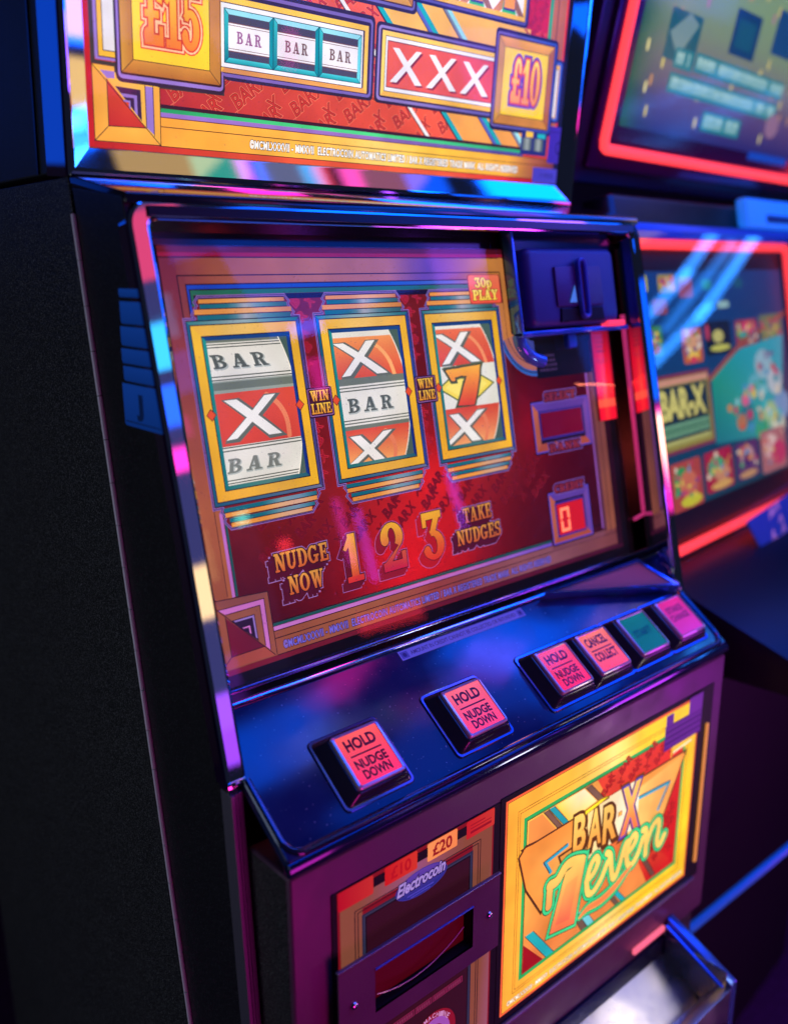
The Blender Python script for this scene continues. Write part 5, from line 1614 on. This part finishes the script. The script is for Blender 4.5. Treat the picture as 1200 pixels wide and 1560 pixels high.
a.build('round_badge', print_mat('badge_print', 0.65, 0.35), na, FF)

# lit promotional panel
pp = empty('lit_panel', (0.39, 0, -0.16), parent=mach)
MB().plate([(0.2245, -0.290), (0.5785, -0.290), (0.5785, -0.0420), (0.2245, -0.0420)], 0.0002, 0.0010).build('panel_surround', BLACK, pp, FF)
a = Art(1.2)
a.rect(231, -279, 549.5, -47, (232, 92, 52))
gl = ugrad([(232, (238, 160, 50)), (330, (246, 190, 60)), (400, (250, 222, 130)), (440, (246, 200, 40)), (549, (244, 196, 40))])
for v0, v1 in ((-276.5, -163), (-163, -49.5)):
    a.rect(233.6, v0, 547, v1, gl, 14)
for d in (0.0, 14.6, 17.5):
    a.line([(233.6 + d, -276.5 + d), (547 - d, -276.5 + d), (547 - d, -49.5 - d), (233.6 + d, -49.5 - d)], .7, (140, 76, 24), True)
a.rect(256.5, -252, 526.5, -74.5, (34, 160, 84))
a.rect(260.4, -248, 522.6, -78.4, (70, 40, 30))
sheet = a.build('panel_artwork', LIT, pp, FF)
a = Art(1.5)
a.rect(261.2, -247.2, 521.8, -79.2, [(226, 130, 62), (230, 140, 66), (206, 50, 36), (244, 190, 80)])
a.poly([(366, -79.4), (521.6, -79.4), (521.6, -247), (468, -247), (420, -160)], [(222, 66, 44), (206, 40, 34), (190, 20, 26), (200, 30, 30), (230, 90, 50)])
a.poly([(261.4, -214), (261.4, -247), (292, -247)], (150, 14, 24))
pattern(a, (360, -240, 520, -90), 22, 9, (190, 34, 30), (120, 14, 20), keep=lambda u, v: (u > 376 and v > -110 and u < 500 and v < -88) or (u > 470 and -236 < v < -140 and u < 512) )
a.build('panel_field', LIT, pp, FF)
a = Art(2.0)
# slanting bars
for (x, y), (x2, y2), w0, cc in (((283, -79.4), (306, -107), 7, (120, 84, 70)), ((291, -79.4), (314, -106), 8, (30, 150, 160)), ((346, -79.4), (368, -102.5), 9, (120, 84, 70)),
                                 ((263, -205), (296, -247), 12, TEA), ((337, -222), (352, -246.8), 9, (110, 84, 70)), ((345, -222), (362, -246.8), 11, (110, 200, 206)),
                                 ((392, -224), (410, -246.8), 7, (110, 84, 70)), ((400, -224), (420, -246.8), 8, TEA), ((450, -206), (476, -244), 8, (110, 70, 60))):
    a.poly([(x, y), (x + w0, y), (x2 + w0, y2), (x2, y2)], cc)
    a.line([(x, y), (x2, y2)], .7, (50, 24, 20)); a.line([(x + w0, y), (x2 + w0, y2)], .7, (50, 24, 20))
a.poly([(302, -79.6), (344, -79.6), (366, -102), (322, -106)], [(248, 208, 80), (250, 236, 190), (250, 226, 150), (246, 200, 70)])
a.poly([(262, -80), (281, -80), (304, -107), (262, -108)], (232, 140, 66))
# the giant seven
S7 = [(251, -113), (258, -106.5), (330, -106), (420, -104), (524, -108), (527, -113), (487, -178), (430, -176), (330, -150), (296, -150), (284, -172), (285, -187), (268, -165), (256, -140)]
def seven_bg(a, col, o):
    a.poly(convex_offset([(251, -113), (259, -106), (296, -110), (312, -150), (285, -188), (262, -152)], o), col, up=False)
    a.z += .002
    a.poly(convex_offset([(256, -107), (525, -108), (500, -134), (290, -138)], o), col, up=False)
    a.z += .002
    a.poly(convex_offset([(436, -118), (525, -110), (486, -180), (420, -182)], o), col, up=False)
    a.z += .01
seven_bg(a, (84, 40, 22), 2.6)
seven_bg(a, lambda u, v: mix((236, 140, 56), (248, 214, 120), 1 - abs(u - 400) / 140), 0)
a.line([(321, -132), (288, -136), (297, -150)], 4.2, (40, 160, 190)); a.line([(436, -130), (498, -134.5), (480, -160)], 4.2, (40, 160, 190))
a.line([(321, -130), (286, -134.5), (295, -150)], 1.2, (60, 40, 30)); a.line([(436, -128), (500, -133), (482, -160)], 1.2, (60, 40, 30))
a.poly([(330, -106), (440, -106), (440, -164), (330, -164)], lambda u, v: mix((246, 196, 84), (250, 240, 210), .5 + .5 * (u - 380) / 60))
a.build('giant_seven', LIT, pp, FF)
# BAR-X
a = Art(3.0)
for off, c, du, dv in ((0.10, (90, 44, 16), 2.2, -2.2), (0.095, (90, 44, 16), 0, 0), (0.03, (242, 180, 70), 0, 0)):
    for s, x0, x1, v in (('B', 330.5, 348, -146), ('A', 354, 374, -151), ('R', 379, 399, -156.5)):
        a.text(s, x0, x1, v, 40, c if off > .06 else vgrad(v, (232, 150, 60), v + 40, (250, 206, 100)), off=off, du=du, dv=dv)
a.rect(403, -136.4, 410, -131, (150, 70, 30)); a.rect(404, -135.4, 409.4, -132, (244, 180, 70))
for off, c in ((0.125, (110, 56, 20)), (0.085, (70, 60, 170)), (0.05, (240, 160, 70))):
    a.text('X', 412.5, 438, -160, 50, c if off > .06 else vgrad(-160, (226, 110, 60), -112, (250, 200, 90)), off=off)
a.poly([(345, -104), (372, -101.6), (384, -103), (386, -107), (372, -107), (346, -110)], (120, 80, 10)); a.poly([(346.5, -105), (372, -102.6), (384, -104), (372, -106), (347, -109)], (248, 222, 40))
a.build('bar_x_lettering', LIT, pp, FF)
# 7even script
a = Art(4.0)
STR = [
    [(353, -187), (364, -184), (371, -174), (367, -166), (359, -172), (354, -188), (357, -203), (366, -206), (378, -197), (388, -182)],
    [(386, -170), (392, -176), (396, -196), (401, -208), (408, -200), (418, -176), (424, -174)],
    [(420, -188), (431, -185), (438, -177), (434, -170), (427, -175), (422, -188), (425, -202), (433, -206), (443, -198), (451, -182)],
    [(450, -172), (456, -176), (458, -206)], [(458, -194), (467, -177), (477, -172), (481, -180), (479, -198), (485, -206), (493, -197)],
    [(345, -226, .5), (358, -222, 1.0), (380, -224, 1.2), (402, -220, 1.2), (420, -212, .9), (432, -208, .4)]]
SEVB = [[(294, -186), (295, -164)], [(295, -163), (306, -163), (318, -153), (330, -153), (344, -158)]]
STEM = [(318, -160), (350, -156), (336, -228), (297, -220)]
def script(col7, cols, w, o):
    a.poly(convex_offset(STEM, o), col7, up=False)
    a.z += .0015
    for q, ww in zip(SEVB, (9, 11)):
        a.brush(q, ww + 2 * o, col7, 6)
    for s in STR:
        a.brush(s, w, cols, 6)
    a.z += .02
script((24, 60, 40), (24, 60, 40), 17.0, 5.4)
script((60, 206, 130), (50, 200, 124), 15.2, 4.4)
script((30, 90, 50), (34, 120, 66), 9.4, 1.2)
script(vgrad(-228, (232, 104, 66), -150, (250, 206, 96)), (248, 206, 100), 7.4, 0)
a.brush(STR[5], 6.4, (240, 130, 70), 5)
a.poly(convex_offset([(318, -172), (342, -170), (330, -222), (302, -216)], -2.5), vgrad(-222, (230, 96, 70), -172, (244, 170, 84)))
a.build('seven_script_lettering', LIT, pp, FF)
a = Art(2.0)
for off, c in ((0.06, (120, 84, 30)), (0.01, (246, 236, 214))):
    a.text(LEGAL, 240, 541, -271.4, 5.0, c, off=off)
a.build('lettering', LIT, pp, FF)
# worn label over the upper right corner and the lit sliver beside the panel
a = Art(2.6)
a.rect(481, -92, 553, -63, (104, 44, 150)); a.rect(482, -64, 496, -50, (120, 56, 170)); a.rect(526, -64, 553, -44, (130, 60, 176))
for k in range(7):
    a.line([(483, -67 - 3.4 * k), (551, -67.5 - 3.4 * k)], .8, (76, 26, 116) if k % 2 else (150, 80, 196))
a.build('label', STICK, pp, FF, 'violet worn label over the upper corner of the lit panel')
a = Art(2.2)
a.poly([(497, -106), (497, -90), (540, -90), (540, -101), (503, -99)], GOLDC); a.line([(499, -104), (499, -92), (538, -92)], 1.0, (120, 70, 24)); a.line([(502, -100), (536, -97)], 2.0, (250, 236, 190))
a.build('corner_ornament', LIT, pp, FF)
MB().box(0.5655, 0.5700, -0.268, -0.088, 0.0015, 0.0040, 0.0008).build('lit_sliver', emis('orange_sliver', (0.85, 0.30, 0.07), 0.7), pp, FF)
MB().box(0.2245, 0.566, -0.2905, -0.2865, 0.001, 0.006, 0.001).build('panel_ledge', TRIM, pp, FF, sm=True)

# payout tray
tr = empty('payout_tray', (0.43, -0.04, -0.36), parent=mach)
BLUEMET = P('blue_lit_metal', (0.10, 0.22, 0.60), 0.2, 0.7)
MB().prism([(-0.001, -0.3215), (-0.086, -0.3585), (-0.086, -0.46), (-0.001, -0.46)], 0.5190, 0.5320, 0.0018, 3).build('tray_cheek', BLUEMET, tr, sm=True)
MB().prism([(-0.001, -0.3215), (-0.086, -0.3585), (-0.086, -0.46), (-0.001, -0.46)], 0.2350, 0.2480, 0.0018, 3).build('tray_cheek', BLUEMET, tr, sm=True)
MB().tube([(0.5165, -0.003, -0.3300), (0.5165, -0.078, -0.3660), (0.5165, -0.080, -0.372)], 0.0026, 8).build('cheek_bead', BLUEMET, tr, sm=True)
MB().prism([(-0.002, -0.368), (-0.060, -0.405), (-0.060, -0.409), (-0.002, -0.372)], 0.248, 0.519).build('tray_floor', STEEL, tr, sm=True)
MB().prism([(-0.062, -0.378), (-0.075, -0.364), (-0.086, -0.3635), (-0.086, -0.46), (-0.080, -0.46), (-0.060, -0.409)], 0.248, 0.519, 0.0008).build('tray_front', STEEL, tr, sm=True)
MB().box(0.5165, 0.5189, -0.080, -0.004, -0.395, -0.345).build('tray_liner', STEEL, tr)
MB().box(0.248, 0.519, -0.0018, 0.010, -0.372, -0.3460).build('tray_back', P('dark_blue_metal', (0.03, 0.04, 0.12), 0.25, 0.6), tr)
MB().box(0.452, 0.512, -0.0045, -0.0005, -0.3335, -0.3265, 0.001).build('tray_rim_strip', emis('pink_emissive', (1.0, 0.15, 0.25), 0.9), tr)  # pink emissive strip on the tray's back rim

# labels on the door side: a blue stack
a = Art(0.0)
a.z = 0.3
YB = lambda t: t
def door_u(v):
    return (0.178 - door_front(v * .001) - .0045) * 1000
for v0, v1, u0 in ((391, 397, 4), (372, 388, 4), (356, 370, 2), (343, 354, 1), (330, 341, 2), (296, 328, -2)):
    a.poly([(u0 + 1.5, v0), (door_u(v0), v0), (door_u(v1), v1), (u0, v1), (u0, v0 + 1.5)], vgrad(v0, (10, 52, 130), v1, (16, 62, 150)))
a.text('J', 21, 28, 307, 13, (6, 26, 70), off=.07)
a.poly([(0, 299), (door_u(299), 299), (door_u(300), 300), (0, 300)], (8, 30, 80))
M = Matrix(((0, 0, -1, XL - 0.0002), (-1, 0, 0, 0.178), (0, 1, 0, 0.0), (0, 0, 0, 1)))
a.build('side_label', print_mat('blue_label_print', 0.5, 0.6), mach, M @ Matrix.Rotation(0, 4, 'Z'), 'stack of blue labels on the side of the door')

# =================================================================== THE NEIGHBOURING GAMING TERMINAL
nx = Vector((0.99443, 0.10541, 0))
fwv = Vector((0.10541, -0.99443, 0))
def nframe(o, tilt):
    t = math.radians(tilt)
    up = Vector((0, 0, 1)) * math.cos(t) - fwv * math.sin(t)
    n = nx.cross(up)
    return Matrix(((nx.x, up.x, n.x, o[0]), (nx.y, up.y, n.y, o[1]), (nx.z, up.z, n.z, o[2]), (0, 0, 0, 1)))
NL = nframe((0.709, 0.142, 0.047), 11.3)
NU = nframe((0.697, 0.279, 0.554), -11.3)
NB = nframe((0.700, 0.150, 0.0), 0.0)
term = empty('gaming_terminal', (0.95, 0.45, -0.95), 'dark gaming terminal with two screens edged in red neon tubes', 'gaming machine')
MB().box(-0.03, 0.62, -0.95, 0.45, -0.55, -0.14).build('terminal_body', BLACK, term, NB)
MB().box(-0.04, 0.60, -0.04, 0.46, -0.05, -0.012, 0.004).build('lower_housing', SATIN, term, NL, sm=True)
MB().box(-0.045, 0.75, -0.045, 0.50, -0.06, -0.012, 0.006).build('upper_housing', P('violet_edge_housing', (0.05, 0.03, 0.08), 0.25, 0.4), term, NU, sm=True)
MB().box(-0.022, 0.74, -0.024, 0.50, -0.012, -0.003, 0.004).build('upper_bezel', P('violet_gloss', (0.10, 0.02, 0.12), 0.15, 0.5), term, NU, sm=True)
MB().box(-0.03, 0.72, 0.425, 0.462, -0.05, -0.012, 0.004).build('middle_band', SATIN, term, NL)
MB().box(0.33, 0.72, 0.428, 0.470, -0.010, 0.008, 0.004).build('blue_panel', P('blue_panel_added_glow', (0.06, 0.40, 0.95), 0.5, 0.0, emis=(0.01, 0.22, 1.0), es=0.55), term, NL, sm=True)  # glow added through emission to brighten the panel
MB().box(0.40, 0.62, 0.434, 0.446, 0.0075, 0.0095, 0.001).build('blue_panel_groove', P('navy_groove', (0.01, 0.04, 0.2), 0.4), term, NL)
MB().box(-0.03, 0.60, 0.404, 0.424, -0.020, 0.004, 0.003).build('blue_ledge', P('blue_ledge', (0.04, 0.20, 0.70), 0.3, 0.1), term, NL, sm=True)
# neon frames
def neon_rect(u0, v0, u1, v1, r, M, nm):
    MB().tube([(u0, v1, 0), (u0, v0 + .01, 0), (u0 + .003, v0 + .003, 0), (u0 + .01, v0, 0), (u1 - .01, v0, 0), (u1 - .003, v0 + .003, 0), (u1, v0 + .01, 0), (u1, v1 - .01, 0), (u1 - .003, v1 - .003, 0), (u1 - .01, v1, 0), (u0 + .01, v1, 0)], r, 10).build(nm, NEON, term, M, sm=True)
neon_rect(-0.05, 0.0, 0.492, 0.3985, 0.0064, NL, 'neon_tube')
neon_rect(0.0, 0.0, 0.70, 0.46, 0.0066, NU, 'neon_tube')
# upper screen
random.seed(11)
a = Art(0.0)
for i in range(14):
    for j in range(9):
        u0, u1, v0, v1 = 32 + 47 * i, 32 + 47 * (i + 1), 30 + 45 * j, 30 + 45 * (j + 1)
        def uc(u, v):
            c = mix((40, 34, 110), (120, 84, 120), (v - 30) / 70)
            c = mix(c, (128, 156, 112), (v - 80) / 100)
            c = mix((30, 90, 60), c, (u - 32) / 60)
            return c
        a.poly([(u0, v0), (u1, v0), (u1, v1), (u0, v1)], uc, up=False)
a.z += .1
for i in range(46):
    u, v = random.uniform(50, 640), random.uniform(50, 260)
    a.disc(u, v, 3.5, 8, random.choice(((226, 206, 110), (210, 150, 90), (190, 110, 150), (240, 226, 150))), 10)
a.rect(100, 119, 188, 178, (20, 92, 104)); a.poly([(106, 150), (150, 178), (180, 168), (140, 124)], (120, 150, 150))
a.rect(281, 150, 367, 208, (14, 60, 104)); a.rect(294, 160, 352, 196, (20, 84, 110))
a.rect(420, 170, 500, 230, (24, 70, 120))
for u0, u1, v0, v1 in ((132, 186, 112, 136), (192, 505, 114, 138), (130, 500, 82, 106), (252, 384, 45, 71)):
    a.rect(u0, v0, u1, v1, (26, 128, 138))
    x = u0 + 8
    while x < u1 - 10:
        wd = random.choice((7, 9, 10, 5))
        if random.random() > .12:
            a.rect(x, v0 + 5, x + wd * .35, v1 - 4, (190, 226, 220), up=False); a.rect(x + wd * .6, v0 + 5, x + wd * .9, v1 - 4, (170, 214, 210), up=False)
            a.rect(x, v1 - 7 - random.random() * 6, x + wd * .9, v1 - 4.5 - random.random() * 3, (190, 226, 220))
        x += wd + 2.5
a.disc(500, 74, 26, 18, (150, 110, 140)); a.rect(440, 20, 600, 32, (20, 70, 190))
a.build('upper_screen', print_mat('upper_screen_print', 0.8, 0.02), term, NU @ Matrix.Translation((0, 0, -0.0028)))
MB().box(0.012, 0.69, 0.012, 0.45, 0.001, 0.0015).build('upper_screen_glass', glass_mat('matt_screen_glass', 1.45, 0.12, (1, 1, 1), 0.3), term, NU)
# lower screen
a = Art(0.0)
a.rect(4, 10, 486, 390, (8, 14, 36))
a.poly([(0, 46), (486, 46), (486, 366), (0, 366)], [(12, 66, 92), (14, 70, 96), (12, 56, 124), (10, 60, 130)])
a.rect(0, 366, 486, 392, (10, 8, 30))
def tile(u0, v0, u1, v1, c, marks):
    a.poly(rrect(u0, v0, u1, v1, 5, 3), c)
    for q in marks:
        a.disc(u0 + (u1 - u0) * q[0], v0 + (v1 - v0) * q[1], (u1 - u0) * q[2], (v1 - v0) * q[3], q[4], 12)
tile(-2, 340, 32, 362, (196, 190, 80), [])
tile(60, 338, 110, 362, (150, 140, 80), [(.5, .5, .3, .3, (206, 170, 90))]); tile(118, 330, 160, 358, (150, 70, 90), [])
tile(190, 340, 220, 354, (40, 140, 110), []); tile(300, 340, 330, 354, (20, 90, 120), []); tile(235, 312, 275, 322, (150, 190, 190), [])
tile(40, 310, 80, 330, (140, 70, 90), [])
tile(5, 256, 58, 296, (60, 130, 70), [(.4, .6, .3, .3, (40, 160, 170)), (.6, .3, .25, .2, (190, 90, 90))])
tile(112, 240, 172, 288, (196, 96, 60), [(.5, .6, .35, .35, (220, 160, 120)), (.5, .25, .3, .2, (240, 200, 80)), (.5, .1, .2, .1, (220, 60, 90))])
tile(184, 246, 270, 294, (10, 26, 48), [(.1, .7, .08, .25, (190, 60, 90)), (.5, .55, .22, .2, (196, 190, 110)), (.55, .2, .4, .1, (200, 200, 90))])
tile(288, 248, 370, 292, (150, 60, 80), [(.3, .6, .25, .25, (50, 160, 110)), (.6, .75, .35, .2, (220, 50, 110)), (.6, .3, .3, .2, (150, 80, 80))])
tile(380, 252, 470, 296, (110, 120, 90), [(.5, .5, .4, .3, (140, 150, 90))])
# BAR-X tile
a.poly(rrect(8, 124, 184, 230, 4, 3), (130, 50, 80)); a.poly(rrect(13, 129, 179, 225, 3, 3), (150, 140, 70)); a.rect(20, 136, 172, 214, (14, 44, 70))
a.rect(14, 216, 178, 224, (214, 150, 130))
a.rect(24, 146, 170, 164, (110, 160, 130)); a.rect(24, 136, 170, 142, (180, 180, 110))
for off, c in ((0.1, (20, 40, 40)), (0.05, (216, 206, 120))):
    a.text('BAR-X', 30, 160, 172, 36, c, off=off)
# teal card
a.poly([(184, 120), (430, 104), (470, 262), (300, 250), (190, 214)], [(20, 120, 140), (60, 170, 180), (40, 170, 200), (30, 160, 180), (30, 150, 130)])
a.line([(186, 214), (300, 256), (486, 296)], 7, (160, 80, 70))
for u, v, r, c in ((380, 220, 34, (150, 190, 210)), (420, 190, 30, (190, 200, 214)), (340, 190, 26, (100, 180, 200)), (440, 150, 34, (120, 160, 210)), (300, 150, 28, (30, 120, 140)), (390, 140, 30, (170, 200, 150)), (300, 172, 14, (226, 100, 150)), (328, 184, 12, (230, 120, 160)), (280, 140, 18, (190, 120, 90)), (420, 120, 26, (220, 220, 200)), (350, 118, 22, (60, 170, 120))):
    a.disc(u, v, r, r * .7, c, 14)
tile(36, 46, 128, 112, (176, 70, 70), [(.35, .6, .25, .3, (50, 150, 90)), (.55, .5, .3, .3, (206, 110, 90)), (.6, .15, .35, .12, (206, 200, 60))])
tile(140, 54, 232, 112, (170, 30, 70), [(.4, .6, .3, .25, (60, 170, 120)), (.6, .4, .3, .2, (206, 140, 110)), (.55, .12, .4, .1, (220, 170, 100))])
tile(244, 54, 328, 110, (90, 50, 110), [(.5, .6, .3, .3, (200, 150, 160)), (.5, .5, .2, .2, (60, 40, 110)), (.5, .12, .4, .1, (200, 150, 110))])
tile(340, 50, 440, 116, (180, 110, 120), [(.4, .6, .3, .3, (230, 190, 190)), (.7, .4, .3, .3, (200, 60, 110))])
random.seed(21)
PAL = ((206, 90, 80), (60, 160, 110), (222, 196, 90), (196, 60, 110), (70, 150, 200), (226, 210, 190), (120, 70, 140), (214, 140, 80))
for (u0, v0, u1, v1) in ((38, 58, 126, 110), (142, 66, 230, 110), (246, 66, 326, 108), (342, 60, 438, 112), (112, 250, 170, 286), (290, 254, 368, 290), (6, 262, 56, 292), (382, 256, 468, 292), (60, 340, 108, 360)):
    for q in range(16):
        a.disc(random.uniform(u0 + 6, u1 - 6), random.uniform(v0 + 4, v1 - 4), random.uniform(2, 7), random.uniform(2, 6), random.choice(PAL), 8)
for q in range(70):
    u = random.uniform(215, 440)
    v = random.uniform(122, 236)
    if v < 150 + (u - 180) * .4:
        a.disc(u, v, random.uniform(3, 12), random.uniform(3, 9), random.choice(PAL + ((60, 190, 200), (40, 150, 170), (150, 210, 220))), 8)
for q in range(30):
    a.rect(26 + q * 4.8, 148 + 3 * (q % 3), 29 + q * 4.8, 160 - 2 * (q % 2), (60, 110, 90), up=False)
a.build('lower_screen', print_mat('lower_screen_print', 0.85, 0.02), term, NL @ Matrix.Translation((0, 0, -0.011)))
MB().box(-0.055, 0.505, -0.012, 0.412, 0.0100, 0.0108).build('lower_screen_glass', glass_mat('terminal_glass', 1.5, 0.015), term, NL)
# button deck below the lower screen
MB().prism([(0.0, 0.0), (-0.20, -0.075), (-0.20, -0.115), (0.05, -0.115)], -0.03, 0.62, 0.004).build('button_deck', P('deck_gloss', (0.012, 0.010, 0.02), 0.4, 0, 0.35), term, nframe((0.700, 0.150, 0.03), 0.0) @ Matrix(((1, 0, 0, 0), (0, 0, 1, 0), (0, -1, 0, 0), (0, 0, 0, 1))), sm=True)
b6 = MB()
b6.loft([[(0.355 + r * math.cos(t), -0.04 * 0 + h - 0.036, 0.10 + r * math.sin(t)) for t in [2 * math.pi * q / 20 for q in range(20)]] for r, h in ((0.036, 0.0), (0.036, 0.008), (0.031, 0.013), (0.012, 0.0145))])
b6.build('deck_button', P('blue_deck_button', (0.03, 0.16, 0.55), 0.25), term, nframe((0.700, 0.150, 0.03), 0.0), sm=True)
MB().prism([(0.0, 0.0), (0.0, -0.9), (0.03, -0.9), (0.03, 0.0)], -0.03, 0.62).build('lower_front', BLACK, term, NB @ Matrix.Translation((0, -0.09, 0.03)) @ Matrix(((1, 0, 0, 0), (0, 0, 1, 0), (0, -1, 0, 0), (0, 0, 0, 1))))

MB().tube([(0.640, 0.036, -0.428), (0.95, 0.008, -0.388)], 0.006, 8).build('kick_strip', P('blue_kick_strip', (0.03, 0.14, 0.55), 0.3, 0.2, emis=(0.0, 0.10, 0.6), es=0.25), term, sm=True)
# card standing on the terminal
card = empty('promotional_card', NL @ Vector((0.30, -0.04, 0.03)), 'blue promotional card with pink handwritten lettering, leaning on the terminal below its lower screen', 'card')
MC = NL @ Matrix.Translation((0, -0.016, 0.022))
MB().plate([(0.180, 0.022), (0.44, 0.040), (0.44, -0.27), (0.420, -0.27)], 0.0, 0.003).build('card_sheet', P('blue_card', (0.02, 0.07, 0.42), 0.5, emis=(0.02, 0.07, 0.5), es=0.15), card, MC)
a = Art(3.3)
for q in ([(258, 12), (262, 24), (268, 14), (274, 26), (278, 16)], [(284, 20), (290, 30), (296, 20)], [(262, -24), (268, -8), (262, -14), (276, -20), (284, -36)], [(292, 0), (300, 8), (306, -4)], [(300, -20), (306, -8), (314, -18)]):
    a.brush(q, 4.6, (196, 140, 214), 4)
a.build('card_lettering', STICK, card, MC)

# =================================================================== floor and back of the hall
fl = MB()
fl.box(-3.0, 4.0, -3.0, 3.0, -0.99, -0.95)
f = fl.build('carpet', P('dark_carpet', (0.05, 0.015, 0.06), 0.9, 0, 0.1, bump=(300, 0.5, 0.004), speck=(120, 0.6, (0.09, 0.02, 0.12))), None)
f['kind'] = 'structure'
bw = MB()
bw.box(-3.0, 4.0, 1.6, 1.7, -0.95, 3.0)
f = bw.build('back_wall', P('dark_wall', (0.02, 0.02, 0.035), 0.8), None)
f['kind'] = 'structure'
